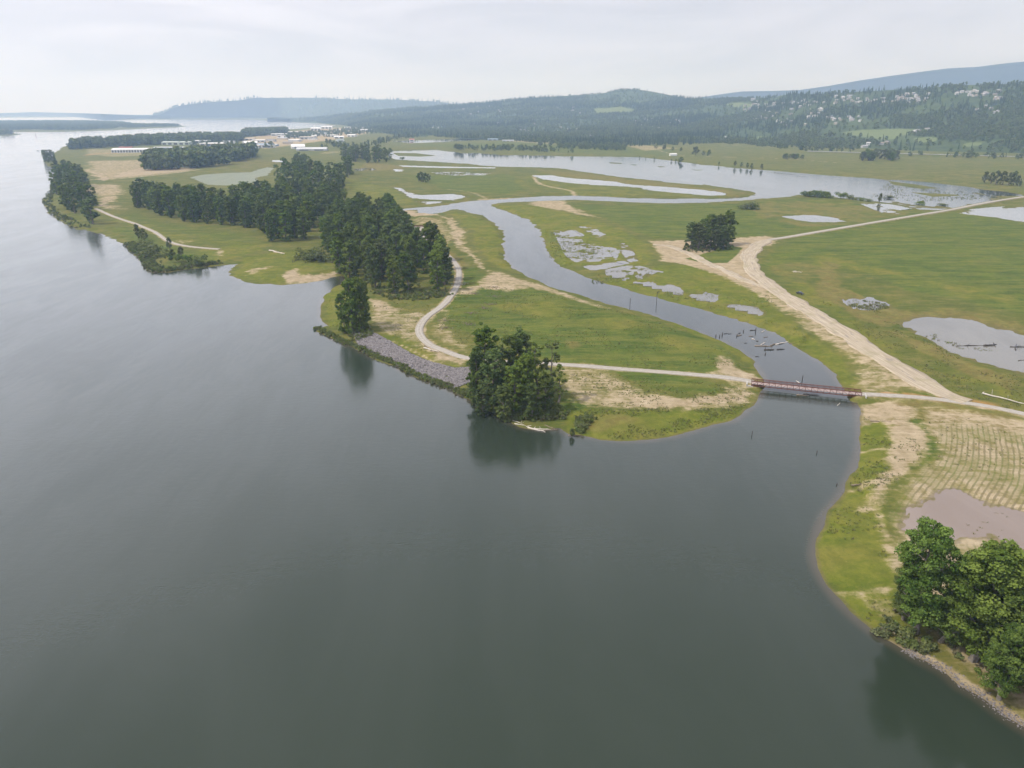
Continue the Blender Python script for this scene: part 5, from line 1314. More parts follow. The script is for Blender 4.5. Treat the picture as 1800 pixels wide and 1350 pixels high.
# reeds standing in shallow water
rs_ = [strewn([(1486,526),(1500,523),(1560,532),(1565,541),(1540,545),(1495,539)], 900, 41), strewn([(1590,565),(1620,560),(1660,600),(1620,592)], 260, 42), strewn([(1660,598),(1760,598),(1755,616),(1690,612)], 330, 43), strewn([(968,405),(1051,430),(1078,456),(966,450)], 1500, 44), strewn([(1030,487),(1071,475),(1112,466),(1160,478),(1120,491),(1045,495)], 600, 50),
       strewn([(1340,300),(1380,302),(1440,308),(1420,310),(1360,304)], 200, 45), strewn([(1560,318),(1700,334),(1780,343),(1700,352),(1600,350),(1530,345)], 2200, 46), strewn([(760,302),(860,304),(850,309),(765,307)], 900, 47), strewn([(760,262),(900,268),(900,273),(860,273),(800,268)], 900, 48), strewn([(1100,494),(1250,518),(1250,530),(1130,512)], 600, 49)]
c = np.concatenate(rs_); zg = ground_z(c[:, 0], c[:, 1]); q_ = fbm(c[:, 0], c[:, 1], 16, 3, 95) > .46; c, zg = c[q_], zg[q_]
sc_ = np.where(c[:, 1] > 900, 1.3, 1.0)
wood('reeds', np.stack([c[:, 0], c[:, 1], np.maximum(zg, 0) - .05], -1), sc_ * (.6 + .7 * rng.random(len(c))), rng.choice(3, len(c), p=[.4, .4, .2]), TUFT, 'patches of reeds and sedge in the shallow water')
# ------------------------------------------------------------------ footbridges
M_RUST = simple('weathering_steel', (.125, .045, .032), .8, .3, 1.5)
M_PLANK = simple('deck_planks', (.46, .37, .34), .85, .12, 1.2)
M_CONC = simple('concrete', (.42, .41, .38), .9, .12, .8)
M_DARK = simple('dark_steel', (.05, .035, .03), .8, .2, 1.0)
def footbridge(A, B, width, zdeck, nb, label, ztop=1.35, zbot=.75):
    A = np.array(A); B = np.array(B); L = float(np.hypot(*(B - A))); ang = math.atan2(B[1] - A[1], B[0] - A[0])
    e = bpy.data.objects.new('footbridge', None); COL.objects.link(e)
    e.location = (A[0], A[1], zdeck); e.rotation_euler = (0, 0, ang)
    tag(e, label, 'footbridge')
    def part(name, mb, mats, loc=None): return link(name, mb.mesh(name, mats), e, loc)
    np_ = max(8, int(L / 2.9))
    pl = MB(); pl.box((0, -width / 2 + .1, -.12), (L / np_ - .05, width / 2 - .1, 0)); pm_ = pl.mesh('deck_panel', [M_PLANK])
    for k in range(np_): link('deck_panel', pm_, e, (k * L / np_, 0, 0))
    bay = L / nb
    post = MB(); post.box((-.09, -.09, -zbot), (.09, .09, ztop)); pme = post.mesh('post', [M_RUST])
    dg = MB(); dg.bar((0, 0, -zbot), (bay, 0, ztop), .11, .11); dme = dg.mesh('diagonal', [M_RUST])
    dg2 = MB(); dg2.bar((0, 0, ztop), (bay, 0, -zbot), .11, .11); dme2 = dg2.mesh('diagonal', [M_RUST])
    for s in (-1, 1):
        y = s * width / 2
        for zz_, nm, t in ((ztop, 'top_chord', .26), (-zbot, 'bottom_chord', .30)):
            mb = MB(); mb.box((-.1, y - t / 2, zz_ - t / 2), (L + .1, y + t / 2, zz_ + t / 2)); part(nm, mb, [M_RUST])
        for zz_ in (.35, .7, 1.03):
            mb = MB(); mb.box((0, y - s * .14 - .03, zz_ - .04), (L, y - s * .14 + .03, zz_ + .04)); part('handrail', mb, [M_RUST])
        for k in range(nb + 1): link('post', pme, e, (k * bay, y, 0))
        for k in range(nb):
            link('diagonal', dme if (k < nb // 2) else dme2, e, (k * bay, y, 0))
    fb = MB(); fb.box((-.08, -width / 2, -zbot), (.08, width / 2, -zbot + .3)); fme = fb.mesh('floor_beam', [M_DARK])
    for k in range(nb + 1): link('floor_beam', fme, e, (k * bay, 0, 0))
    for x0, x1 in ((-2.2, .8), (L - .8, L + 2.2)):
        mb = MB(); mb.box((x0, -width / 2 - .5, -3.5), (x1, width / 2 + .5, -zbot - .16)); mb.box((x0 if x0 < 0 else x1 - .5, -width / 2 - .5, -zbot - .16), (x0 + .5 if x0 < 0 else x1, width / 2 + .5, -.14)); part('abutment', mb, [M_CONC])
    return e
footbridge(g(1321, 672.5, 2.45), g(1513.5, 692.5, 2.45), 3.6, 2.45, 18, 'long rust red truss footbridge over the slough mouth')
footbridge(g(700, 399, 2.6), g(743, 398.5, 2.6), 3.4, 2.6, 9, 'small distant rust red footbridge behind the dark grove')

# ------------------------------------------------------------------ logs, stumps, poles
M_LOG = [simple('bleached_wood', (.52, .47, .41), .85, .2, 2.0), simple('brown_wood', (.20, .16, .12), .9, .25, 2.0), simple('wet_wood', (.055, .047, .04), .7, .25, 2.0)]
def log(p0, p1, r, mi, label, cat='log', group=None, z=0.0, stub=0, name='driftwood_log', z2=None, root=False):
    a = np.array([*g(*p0, max(z, 0)), z]); b = np.array([*g(*p1, max(z, 0)), z if z2 is None else z2])
    L = np.linalg.norm(b - a); rg = np.random.default_rng(int(p0[0] * 7 + p0[1])); mb = MB(); n = 6
    pts = np.array([a + (b - a) * t for t in np.linspace(0, 1, n)]) - a
    pts[1:-1] += rg.normal(size=(n - 2, 3)) * [L * .018, L * .018, L * .008]
    mb.tube(pts, np.linspace(r * 1.15, r * .55, n), 7)
    for k in range(stub):
        t = .25 + .7 * rg.random(); q_ = pts[int(t * (n - 1))]; d = rg.normal(size=3); d[2] = abs(d[2]) * .8 + .3; d /= np.linalg.norm(d)
        mb.tube([q_, q_ + d * L * (.08 + .12 * rg.random())], [r * .45, r * .12], 5)
    if root:
        for k in range(7):
            d = rg.normal(size=3); d -= d @ ((b - a) / L) * (b - a) / L * .7; d /= np.linalg.norm(d)
            q_ = pts[-1] if root == 'b' else pts[0]
            mb.tube([q_, q_ + d * r * 2.6 + [0, 0, .2]], [r * .7, r * .15], 5)
    o = link(name, mb.mesh(name, [M_LOG[mi]], True), loc=tuple(a)); tag(o, label, cat, group); return o
def zf(px, py, z=0.0):
    X = (px, py); return X
# drift pile at the bend (z3 offsets: 760 + x/4.5, 540 + y/4.5)
def q3(x, y): return (760 + x / 4.5, 540 + y / 4.5)
DP = [((625, 888), (742, 942), .22, 0, 2, 'white log at the left end of the driftwood pile'), ((650, 920), (770, 948), .2, 0, 1, 'thin pale log floating left of the driftwood pile'), ((755, 952), (893, 988), .32, 0, 2, 'thick bleached log along the water in the driftwood pile'),
 ((742, 945), (868, 924), .18, 0, 1, 'bleached log crossing above the thick one'), ((800, 962), (935, 968), .28, 0, 1, 'chunky bleached log in the middle of the driftwood pile'), ((860, 975), (1000, 965), .2, 1, 3, 'brown branchy log in the driftwood pile'),
 ((885, 935), (965, 962), .3, 1, 3, 'tangled brown root at the right of the driftwood pile'), ((1012, 918), (1112, 970), .2, 0, 0, 'straight pale log resting on the mud by the sapling'), ((760, 905), (900, 915), .15, 1, 3, 'brown branch on the bank above the driftwood pile'), ((1075, 1015), (1190, 1012), .15, 1, 0, 'thin grey pole floating right of the sapling'),
 ((1160, 812), (1190, 850), .18, 0, 0, 'small curved pale log lying on the grass above the shore'), ((960, 862), (1040, 812), .2, 0, 0, 'pale log leaning on the eroded bank')]
for a, b, r, mi, st_, lb in DP:
    a = q3(*a); b = q3(*b); z_ = .12 if a[1] > 735 else .9
    log(a, b, r, mi, lb, z=z_, stub=st_)
def q4(x, y): return (1240 + x / 9, 560 + y / 9)
CH = [((780, 430), (1060, 442), .3, 1, 1, 'long straight log floating across the slough'), ((880, 415), (955, 375), .22, 0, 1, 'short pale log above the long straight one'), ((1030, 425), (1115, 398), .3, 1, 3, 'brown forked log in the middle of the slough jam'), ((1112, 410), (1335, 355), .28, 0, 1, 'long pale log reaching to the right bank of the slough'),
 ((930, 492), (1085, 492), .42, 2, 4, 'thick dark snag with roots, nearest in the slough'), ((1130, 487), (1252, 484), .32, 2, 1, 'dark log right of the thick snag'), ((705, 185), (800, 182), .25, 2, 1, 'short dark log against the far slough bank'), ((290, 238), (350, 236), .22, 2, 1, 'dark log second from the left bank'),
 ((360, 241), (412, 240), .2, 2, 1, 'small dark log near the left group'), ((500, 272), (572, 258), .35, 1, 3, 'brown root mass among the left group'), ((690, 280), (762, 275), .15, 1, 0, 'reddish thin log in mid slough'), ((925, 296), (988, 290), .18, 1, 0, 'thin grey log right of mid slough'),
 ((735, 320), (782, 332), .25, 0, 1, 'small white log in mid slough'), ((805, 352), (838, 358), .2, 2, 1, 'small dark log in mid slough'), ((620, 388), (662, 384), .15, 2, 1, 'thin dark stick left of mid slough'), ((790, 598), (852, 601), .15, 2, 1, 'lone stick in the open water above the bridge'),
 ((895, 212), (932, 190), .22, 0, 1, 'bright white forked log by the far bank'), ((1320, 390), (1392, 406), .15, 1, 1, 'thin grey log by the right bank'), ((530, 235), (552, 222), .3, 2, 1, 'dark lump of root in the left group'), ((1165, 403), (1222, 395), .25, 2, 1, 'dark log under the long pale one')]
for a, b, r, mi, st_, lb in CH: log(q4(*a), q4(*b), r * 1.15, mi, lb, z=.12, stub=st_, name='floating_log')
for x_, y_, h, lb in [(265, 265, 1.9, 'dark upright snag near the left end of the row'), (222, 290, 1.5, 'short upright snag nearest the left bank'), (162, 285, 1.3, 'lowest snag at the left bank'), (792, 205, 2.6, 'tallest dark snag by the far bank'), (495, 280, 1.4, 'stubby snag beside the brown root mass'), (600, 208, 1.3, 'leaning snag right of the root mass'), (945, 570, 1.0, 'tiny stub in front of the thick snag'), (945, 492, 1.4, 'upright stub at the left of the thick snag')]:
    p = q4(x_, y_); log(p, (p[0] + .4, p[1] - .2), .3, 2, lb, 'snag', z=-.3, z2=h, stub=2, name='snag')
for px, py, h, r, lb in [(1107, 541, 6.4, .17, 'dark pole standing in the slough near the left bank'), (1154, 531, 7.0, .17, 'tall dark pole standing in the middle of the slough'), (1321.5, 765, 1.9, .14, 'thin stake in the open water below the bridge'), (1435.5, 797, 1.2, .15, 'short dark stake off the right bank'), (1470.5, 853, .7, .18, 'low stump breaking the water near the right bank'), (1410, 669, 2.6, .22, 'mossy snag rising just behind the footbridge')]:
    x, y = g(px, py, 0); mb = MB(); mb.tube([(0, 0, -1), (.03, 0, h * .5), (.08, 0, h)], [r, r * .95, r * .8], 8)
    if h > 6: mb.bar((-.5, 0, h - .5), (.6, 0, h - .5), .1)
    o = link('wooden_pole', mb.mesh('wooden_pole', [M_LOG[2]]), loc=(x, y, 0)); tag(o, lb, 'pole')
log((1405, 673), (1399, 669.5), .2, 0, 'bleached log caught behind the middle of the footbridge', z=.2, z2=.35, stub=2); log((1400, 694), (1422, 695.5), .25, 1, 'dark drift log wedged beneath the footbridge', z=.2, stub=5)
log((1412, 692.5), (1440, 694.5), .2, 2, 'second dark log drifting beneath the footbridge', z=.2, stub=3); log((1472, 713), (1477, 708), .12, 0, 'small white stick floating below the footbridge', z=.05)
# logs in the grey pond and the meadows
log((1682, 608), (1733, 607), .3, 2, 'long dark log with a root plate lying in the grey pond', z=1.35, stub=2); log((1730, 607.5), (1748, 606), .5, 2, 'dark root wad at the end of the long pond log', z=1.5, stub=7, root='b')
log((1776, 609.5), (1806, 609.5), .3, 2, 'dark log crossing the grey pond near the right edge', z=1.4, stub=3); log((1786, 615), (1787, 605), .25, 2, 'short dark log lying across the other near the right edge', z=1.5)
log((1790, 634), (1806, 632), .2, 2, 'small dark branch at the right end of the grey pond', z=1.35, stub=2)
log((1727, 691), (1806, 711), .3, 0, 'long fallen bleached tree trunk in the meadow beside the path', z=2.5, stub=3, root='a', name='fallen_trunk')
log((503, 469), (521, 460), .45, 2, 'dark log leaning on the grassy spit', z=1.2, z2=2.4, stub=3, root='a', name='fallen_trunk')
log((473, 440), (500, 446), .5, 0, 'pale log on the grass in front of the long grove', z=2.2, name='fallen_trunk')
log((745, 611), (771, 618), .3, 0, 'white log lying at the outer edge of the path bend', z=2.6, stub=2, name='fallen_trunk')
log((746, 607), (752, 611), .25, 1, 'short brown log at the path bend', z=2.6, stub=2, name='fallen_trunk')
log((1530, 740), (1573, 742), .25, 1, 'grey branch lying on the tan bank right of the slough', z=1.8, stub=4, name='fallen_trunk')
log((1497, 853), (1516, 851), .25, 1, 'brown snag on the right bank where the tracks reach the water', z=.8, stub=5, name='fallen_trunk')
for px, py, lb in [(866, 505, 'dark brush pile at the sandy end of the meadow'), (833, 516, 'low brush pile next to the path bend'), (872, 522, 'grey brush pile in the upper meadow'), (860, 536, 'long brush pile in the middle of the meadow'), (849, 542, 'small brush pile left of the long one'), (829, 551, 'broad grey brush pile above the riverside clump'),
   (784, 564, 'flat brush pile right of the path'), (822, 570, 'round brush pile above the tree clump'), (781, 577, 'dark brush pile on the bare patch inside the path bend'), (797, 423, 'dark brush pile beside the upper gravel path'), (1400, 478, 'pale brush heap inside the dirt road fork'), (1308, 449, 'white branch heap beside the lone tree clump'), (810, 500, 'pale stick pile on the path shoulder')]:
    x, y = g(px, py, 2); z_ = float(ground_z(x, y)[0]); mb = MB(); rg = np.random.default_rng(int(px)); sc_ = 1.0 + rg.random() * .6
    for k in range(26):
        d = rg.normal(size=3); d[2] *= .25; d /= np.linalg.norm(d); c0 = rg.normal(size=3) * [1.6 * sc_, 1.0 * sc_, .2]; c0[2] = abs(c0[2]) + .15; L = .9 + rg.random() * 1.6
        mb.tube([c0 - d * L * .5, c0 + d * L * .5 + [0, 0, .1]], [.12, .04], 5)
    o = link('brush_pile', mb.mesh('brush_pile', [M_LOG[1 if px not in (1400, 1308, 810) else 0]]), loc=(x, y, z_)); tag(o, lb, 'brush pile')

# ------------------------------------------------------------------ stone bank
def rock_mesh(pts, radii, name, mats, label, rg):
    base = np.array([(0, 0, 1), (.9, 0, .35), (.25, .85, .4), (-.75, .5, .3), (-.7, -.55, .4), (.3, -.85, .35), (.7, .5, -.4), (-.3, .9, -.3), (-.95, 0, -.35), (-.25, -.85, -.4), (.75, -.5, -.3), (0, 0, -.8)], float)
    tri = np.array([(0,1,2),(0,2,3),(0,3,4),(0,4,5),(0,5,1),(1,6,2),(2,6,7),(2,7,3),(3,7,8),(3,8,4),(4,8,9),(4,9,5),(5,9,10),(5,10,1),(1,10,6),(6,11,7),(7,11,8),(8,11,9),(9,11,10),(10,11,6)])
    n = len(pts); a = rg.random(n) * 6.28; ca, sa = np.cos(a), np.sin(a)
    V = base[None] * (1 + .28 * rg.normal(size=(n, 12, 1))) * (radii[:, None, None] * np.stack([.8 + .5 * rg.random(n), .8 + .5 * rg.random(n), .5 + .4 * rg.random(n)], -1)[:, None, :])
    X = V[..., 0] * ca[:, None] - V[..., 1] * sa[:, None]; Y = V[..., 0] * sa[:, None] + V[..., 1] * ca[:, None]
    V = np.stack([X, Y, V[..., 2]], -1) + pts[:, None, :]
    F = (tri[None] + (np.arange(n) * 12)[:, None, None]).reshape(-1, 3)
    me = mesh_np(name, V.reshape(-1, 3), F, mats); fattr(me, 'tint', np.repeat(rg.random(n), 12))
    o = link(name, me); tag(o, label, kind='stuff'); return o
m = NT('riprap_stone'); pos = m.n('ShaderNodeNewGeometry').outputs['Position']
c_ = m.mix(m.attr('tint'), (.085, .078, .082), (.25, .232, .235)); c_ = m.mix(m.math('MULTIPLY', m.rng(m.noise(pos, 1.2, 4), .4, .6), .3), c_, (.22, .20, .17))
m.bsdf(c_, .9, .2); M_STONE = m.mat
rg = np.random.default_rng(77)
rip = [(622,586),(645,582),(662,588),(690,603),(722,622),(760,637),(800,648),(826,648),(828,670),(800,678),(775,671),(752,664),(722,650),(690,634),(655,621),(630,605)]
P = poly(rip, 1.6); lo, hi = P.min(0), P.max(0)
c = lo + (hi - lo) * rg.random((60000, 2)); c = c[inside(c[:, 0], c[:, 1], P)][:11000]
zr_ = ground_z(c[:, 0], c[:, 1])
rock_mesh(np.stack([c[:, 0], c[:, 1], np.maximum(zr_, 0) + .12], -1), .22 + .34 * rg.random(len(c)), 'riprap', [M_STONE], 'grey riprap of broken rocks on the river bank', rg)
c = ribbon([(1592,1143),(1607,1152),(1637,1167),(1664,1181),(1690,1205),(1723,1223),(1750,1244),(1773,1261),(1800,1278),(1850,1310)], 1.4, 750, seed=12, off=-.3); zr_ = ground_z(c[:, 0], c[:, 1])
rock_mesh(np.stack([c[:, 0], c[:, 1], np.maximum(zr_, -.1) + .03], -1), .08 + .14 * rg.random(len(c)), 'shore_stones', [M_STONE], 'pale stones along the waterline under the bank trees', rg)

# ------------------------------------------------------------------ industrial buildings by the far river
PAL = {'white': (.72, .72, .71), 'grey': (.45, .46, .47), 'blue': (.30, .38, .46), 'green': (.50, .55, .49), 'teal': (.16, .38, .38), 'tan': (.50, .44, .36), 'dark': (.20, .20, .21), 'red': (.40, .13, .10)}
MP = {k: simple(k + '_cladding', v, .6, .08, .05) for k, v in PAL.items()}
M_DOOR = simple('loading_door', (.10, .11, .12), .6, .1, 1.0)
def building(px, py, w, d, h, rh, rot, wall, roof, label, z=3.2, doors=0, cat='warehouse', at=None):
    x, y = g(px, py, z) if at is None else at[:2]
    if at is not None: z = at[2]
    e = bpy.data.objects.new('warehouse', None); COL.objects.link(e); e.location = (x, y, z); e.rotation_euler = (0, 0, rot)
    tag(e, label, cat)
    mb = MB(); mb.box((-w / 2, -d / 2, -1.5), (w / 2, d / 2, h)); link('wall', mb.mesh('wall', [MP[wall]]), e)
    mb = MB(); o = .6; n = 1 if rh < 6 else 1
    x0, x1, y0, y1 = -w / 2 - o, w / 2 + o, -d / 2 - o, d / 2 + o
    mb.add([(x0, y0, h), (x1, y0, h), (x1, y1, h), (x0, y1, h), (x0, 0, h + rh), (x1, 0, h + rh)], [(0, 1, 5, 4), (2, 3, 4, 5), (1, 2, 5), (3, 0, 4), (3, 2, 1, 0)])
    link('roof', mb.mesh('roof', [MP[roof]]), e)
    if doors:
        mb = MB(); mb.box((-w / doors * .3, -.25, 0), (w / doors * .3, 0, h * .72)); dm = mb.mesh('loading_door', [M_DOOR])
        for k in range(doors): link('loading_door', dm, e, (-w / 2 + (k + .5) * w / doors, -d / 2 - .02, 0))
    return e
BL = [(234, 267, 108, 42, 8, 3, .22, 'white', 'white', 'long white warehouse with a row of dark loading bays beside the sandy field', 14),
 (222, 262, 40, 14, 5, 2, .1, 'dark', 'red', 'low dark shed with reddish roof behind the long white warehouse', 3),
 (300, 263, 95, 30, 7, 2, .05, 'blue', 'grey', 'low blue grey warehouse partly behind the square wood', 4),
 (313, 254, 100, 45, 9, 2, .05, 'green', 'green', 'wide pale green warehouse in front of the riverside wood', 5),
 (326, 247, 55, 35, 13, 3, .0, 'teal', 'teal', 'teal roofed building rising against the riverside wood', 3),
 (353, 251, 70, 30, 8, 2, .0, 'grey', 'white', 'long low white roofed building right of the teal one', 4),
 (374, 256, 80, 34, 8, 2.5, .12, 'tan', 'white', 'white roofed warehouse above the left part of the square wood', 4),
 (403, 252, 44, 30, 7, 2.5, .0, 'white', 'grey', 'small grey roofed building in the yard', 3),
 (442, 255, 45, 30, 8, 4, .15, 'white', 'white', 'white gabled hall in the yard', 3), (468, 259, 52, 34, 9, 3, -.1, 'white', 'blue', 'hall with a blue roof and white walls', 3),
 (418, 243, 34, 26, 7, 2, 0, 'white', 'white', 'small white building before the second riverside wood', 2), (436, 246, 60, 26, 6, 2, 0, 'tan', 'tan', 'tan roofed storage shed at the yard', 3), (455, 249, 50, 24, 6, 2, .1, 'grey', 'white', 'pale shed between tan storage and blue roofed hall', 3),
 (491, 238, 75, 30, 7, 2, .1, 'grey', 'white', 'wide pale building near the bay shore', 3), (507, 241, 95, 30, 7, 2, .05, 'tan', 'grey', 'long grey roofed building in the works yard', 4), (528, 234, 140, 36, 7, 2, .02, 'white', 'white', 'very long low white building by the bay', 6),
 (540, 244, 60, 30, 8, 2, .1, 'grey', 'tan', 'tan roofed building in the middle of the works yard', 3), (555, 229, 60, 40, 12, 5, .3, 'white', 'white', 'tall white hall close to the bay', 3), (575, 226, 70, 40, 12, 4, .1, 'white', 'white', 'bright white hall right beside the bay', 3),
 (583, 240, 40, 30, 7, 2, .0, 'white', 'white', 'small bright white roof right of the works yard', 2), (596, 243, 44, 28, 7, 3, .2, 'white', 'white', 'white shed in front of the trees right of the works', 2), (619, 240, 40, 30, 7, 3, -.2, 'white', 'white', 'white shed at the right end of the works', 2),
 (611, 226, 36, 26, 8, 3, 0, 'white', 'white', 'white roof above the trees right of the bay', 2), (655, 221, 130, 40, 8, 2, .05, 'tan', 'white', 'long pale building at the foot of the far trees', 5), (692, 220, 50, 30, 8, 2, 0, 'tan', 'white', 'pale block right of the long far building', 3),
 (655, 230, 130, 45, 8, 2, .03, 'grey', 'white', 'long white roofed plant in the middle distance', 5), (678, 233, 60, 30, 7, 2, 0, 'white', 'grey', 'grey roofed annexe of the long plant', 3), (764, 229, 50, 40, 14, 5, .1, 'white', 'white', 'bright white block standing alone in front of the town', 3),
 (724, 247.5, 20, 12, 5, 3, 0, 'white', 'red', 'small white barn with a reddish roof at the far pond', 1), (870, 247, 60, 22, 6, 2, 0, 'blue', 'blue', 'long blue roofed barn right of the far pond', 3), (893, 249.5, 45, 20, 6, 2, 0, 'blue', 'grey', 'blue walled barn beside the tan yard', 3),
 (524, 260.5, 42, 40, 6, 7, .35, 'white', 'white', 'white tent like hall above the tall trees', 1), (549, 264, 92, 40, 4, 5, .12, 'grey', 'grey', 'low wide grey greenhouse roof behind the tall trees', 2), (700, 224, 40, 24, 7, 2, 0, 'grey', 'white', 'small pale building at the right of the plant', 2),
 (598, 249, 30, 20, 6, 2, .4, 'white', 'blue', 'little blue roofed shed in the meadow before the works', 1), (567, 236.5, 60, 26, 8, 2, 0, 'dark', 'grey', 'dark walled workshop in the works yard', 3), (640, 226, 40, 30, 8, 2, 0, 'white', 'white', 'white building between the two long ones', 2)]
for px, py, w, d, h, rh, rot, wa, ro, lb, nd in BL: building(px, py, w, d, h, rh, rot, wa, ro, lb, doors=nd)
for i in range(30):
    px = random.uniform(425, 645); py = 262 - (px - 425) * .145 + random.uniform(-9, 3)
    building(px, py, random.uniform(22, 48), random.uniform(14, 26), random.uniform(4, 7), random.uniform(1.2, 3), random.uniform(-.5, .5), random.choice(['white', 'grey', 'tan', 'blue', 'white']), random.choice(['white', 'grey', 'tan', 'white', 'dark']), 'small pale yard building among the works sheds')
building(1183, 273.5, 20, 8, 4, 2, .3, 'white', 'white', 'small white shed beside the sandy track beyond the lake', z=3.0, cat='shed')

# ------------------------------------------------------------------ vehicles and small craft
M_TYRE = simple('tyre', (.03, .03, .03), .9)
def vehicle(x, y, z, rz, paint_c, label, L=4.8, name='parked_car', cat='car'):
    e = bpy.data.objects.new(name, None); COL.objects.link(e); e.location = (x, y, z); e.rotation_euler = (0, 0, rz); tag(e, label, cat)
    pm_ = simple(name + '_paint', paint_c, .35, .05, 1.0, .5)
    mb = MB(); W_ = .92
    prof = [(-L / 2, .45), (-L / 2, .95), (-L / 2 + .25, 1.05), (L / 2 - 1.2, 1.05), (L / 2 - .1, .9), (L / 2, .5)]
    v = [(a, s * W_, b) for s in (-1, 1) for a, b in prof]; n = len(prof)
    mb.add(v, [tuple(range(n)), tuple(range(2 * n - 1, n - 1, -1))] + [(i, n + i, n + (i + 1) % n, (i + 1) % n) for i in range(n)])
    link('body', mb.mesh('body', [pm_]), e)
    mb = MB(); prof = [(-L * .28, 1.05), (-L * .22, 1.68), (L * .12, 1.68), (L * .26, 1.05)]
    v = [(a, s * (W_ - .12 - (.1 if b > 1.2 else 0)), b) for s in (-1, 1) for a, b in prof]; n = 4
    mb.add(v, [tuple(range(n)), tuple(range(2 * n - 1, n - 1, -1))] + [(i, n + i, n + (i + 1) % n, (i + 1) % n) for i in range(n)])
    link('cabin', mb.mesh('cabin', [M_GLASS]), e)
    mb = MB(); mb.tube([(0, -.12, 0), (0, .12, 0)], [.38, .38], 12); wm = mb.mesh('wheel', [M_TYRE])
    for a in (-L * .31, L * .31):
        for s in (-1, 1): link('wheel', wm, e, (a, s * .85, .38))
x, y = g(1406.5, 515.5, 3.0); vehicle(x, y, float(ground_z(x, y)[0]) + .25, -.95, (.02, .022, .025), 'black pickup parked on the edge of the wide dirt road', 5.4)
hw = [P for P in PATHS if P[0] == 'highway'][0]
def on_path(P, px):
    ppx = proj(P[1][:, 0], P[1][:, 1], P[7])[0]; i = int(np.argmin(np.abs(ppx - px))); i = min(max(i, 1), len(ppx) - 2)
    t = P[1][i + 1] - P[1][i - 1]; return P[1][i], P[7][i], math.atan2(t[1], t[0])
for px, cc, lb in [(1655, (.75, .75, .75), 'white van on the distant highway'), (1768, (.7, .7, .72), 'white car on the highway near the overpass'), (1795, (.12, .12, .13), 'dark car at the right end of the highway')]:
    c_, zz_, a_ = on_path(hw, px); vehicle(c_[0], c_[1], zz_ + .05, a_, cc, lb, 6.0 if px == 1655 else 4.8, 'highway_car', 'van' if px == 1655 else 'car')
# guard rail along the highway
c_ = hw[1]; t_ = np.gradient(c_, axis=0); t_ /= np.linalg.norm(t_, axis=1)[:, None]; nn_ = np.stack([t_[:, 1], -t_[:, 0]], -1)
rail = c_ + nn_ * (-6.6 if (c_ + nn_ * 7)[100, 1] > c_[100, 1] else 6.6); zz_ = hw[7]
e = bpy.data.objects.new('guard_rail', None); COL.objects.link(e); tag(e, 'long pale guard rail on the near side of the highway', 'guard rail')
mb = MB()
for i in range(0, len(rail) - 6, 6): mb.bar((*rail[i], zz_[i] + .75), (*rail[i + 6], zz_[i + 6] + .75), .12, .45)
link('rail', mb.mesh('rail', [MP['white']]), e)
# channel marker and small boat on the river
x, y = g(63.5, 241.5, 0); e = bpy.data.objects.new('channel_marker', None); COL.objects.link(e); e.location = (x, y, 0); tag(e, 'slim channel marker standing in the far river', 'channel marker')
mb = MB(); mb.tube([(0, 0, -1), (0, 0, 14)], [.6, .4], 8); link('post', mb.mesh('post', [M_DARK]), e)
mb = MB(); mb.box((-1.6, -.1, 9), (1.6, .1, 12.5)); mb.box((-1.6, -1.6, 1), (1.6, 1.6, 2.2)); link('day_board', mb.mesh('day_board', [MP['red']]), e)
x, y = g(66.5, 265.3, 0); e = bpy.data.objects.new('fishing_boat', None); COL.objects.link(e); e.location = (x, y, 0); tag(e, 'small dark fishing boat off the far bank tip', 'boat')
mb = MB(); v = [(-3.4, -1, .75), (2, -1, .85), (4, 0, 1.1), (2, 1, .85), (-3.4, 1, .75), (-3.2, -.7, -.2), (2, -.6, -.2), (3.2, 0, 0), (2, .6, -.2), (-3.2, .7, -.2)]
mb.add(v, [(0, 1, 6, 5), (1, 2, 7, 6), (2, 3, 8, 7), (3, 4, 9, 8), (4, 0, 5, 9), (5, 6, 7, 8, 9), (0, 4, 3, 2, 1)]); link('hull', mb.mesh('hull', [MP['grey']]), e)
mb = MB(); mb.box((-.6, -.7, .8), (1.2, .7, 2.3)); link('cabin', mb.mesh('cabin', [MP['dark']]), e); mb = MB(); mb.box((-3.9, -.25, .1), (-3.4, .25, 1.3)); link('outboard', mb.mesh('outboard', [M_DARK]), e)
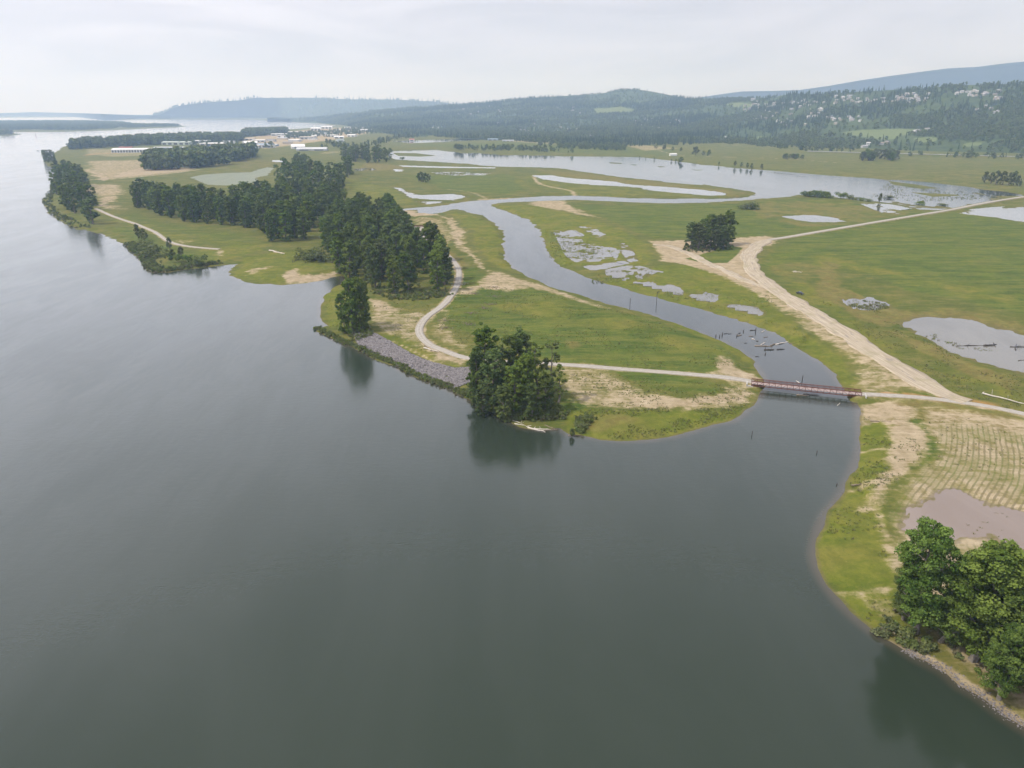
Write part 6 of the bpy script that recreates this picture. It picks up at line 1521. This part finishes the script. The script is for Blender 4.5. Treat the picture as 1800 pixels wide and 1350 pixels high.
# white equipment before the square wood
for px, py, w, d, h, lb in [(304, 296, 5, 4, 8, 'white boxy equipment left of the pair in front of the square wood'), (312, 296, 8, 4, 4, 'low white trailer in front of the square wood')]:
    x, y = g(px, py, 2.3); mb = MB(); mb.box((-w / 2, -d / 2, .6), (w / 2, d / 2, h)); mb.box((-w / 2 - 1.5, -.2, .6), (-w / 2, .2, .9)); mb.box((-w * .3, -d / 2 - .1, 0), (-w * .15, d / 2 + .1, .9)); mb.box((w * .15, -d / 2 - .1, 0), (w * .3, d / 2 + .1, .9)); mb.box((-w * .2, -d * .3, h), (w * .2, d * .3, h + .6))
    tag(link('white_trailer', mb.mesh('white_trailer', [MP['white']]), loc=(x, y, 2.2)), lb, 'trailer')
for px, lb in [(268, 'left white post at the corner of the square wood'), (271.5, 'right white post at the corner of the square wood')]:
    x, y = g(px, 297, 2.3); mb = MB(); mb.tube([(0, 0, 0), (0, 0, 5.6)], [.45, .4], 8); mb.box((-.6, -.6, 5.6), (.6, .6, 5.9)); tag(link('white_post', mb.mesh('white_post', [MP['white']]), loc=(x, y, 2.0)), lb, 'post')

# ------------------------------------------------------------------ say which one each repeat is, counted from the left of the view
ORD = lambda n: '%d%s' % (n, 'th' if 10 <= n % 100 <= 20 else {1: 'st', 2: 'nd', 3: 'rd'}.get(n % 10, 'th'))
byl = {}
for o in SC.objects:
    if o.parent is None and 'category' in o and 'label' in o: byl.setdefault(o['label'], []).append(o)
for lb, L_ in byl.items():
    if len(L_) < 2: continue
    P_ = [(proj(*o.location), o) for o in L_]; P_.sort(key=lambda t: t[0][0])
    if len(L_) > 24 and L_[0].name.startswith('cottonwood'):
        w_ = 7 if len(L_) > 60 else 6
        front = [t for t in P_ if not any(abs(u[0][0] - t[0][0]) < w_ and u[0][1] > t[0][1] for u in P_)]
        ids = {id(t[1]) for t in front}
        for i, (q_, o) in enumerate(front): o['label'] = lb.replace('cottonwood in', 'front row cottonwood, %s from left, in' % ORD(i + 1))
        for q_, o in P_:
            if id(o) not in ids: o['label'] = lb.replace('cottonwood in', 'cottonwood behind the front row in')
    else:
        for i, (q_, o) in enumerate(P_): o['label'] = '%s, %s from the left' % (lb, ORD(i + 1))

# ------------------------------------------------------------------ haze
mb = MB(); mb.box((-27000, -3000, -4.0), (27000, 27000, 1060.0))
m = NT('haze_air')
vol = m.n('ShaderNodeVolumePrincipled', {'Color': (.48, .68, 1.0, 1), 'Absorption Color': (1, 1, 1, 1), 'Density': 1.0e-4, 'Anisotropy': 0.2})
m.t.links.new(vol.outputs[0], m.out.inputs['Volume'])
hz = link('haze', mb.mesh('haze', [m.mat])); tag(hz, 'pale summer haze filling the air over the valley', kind='stuff')
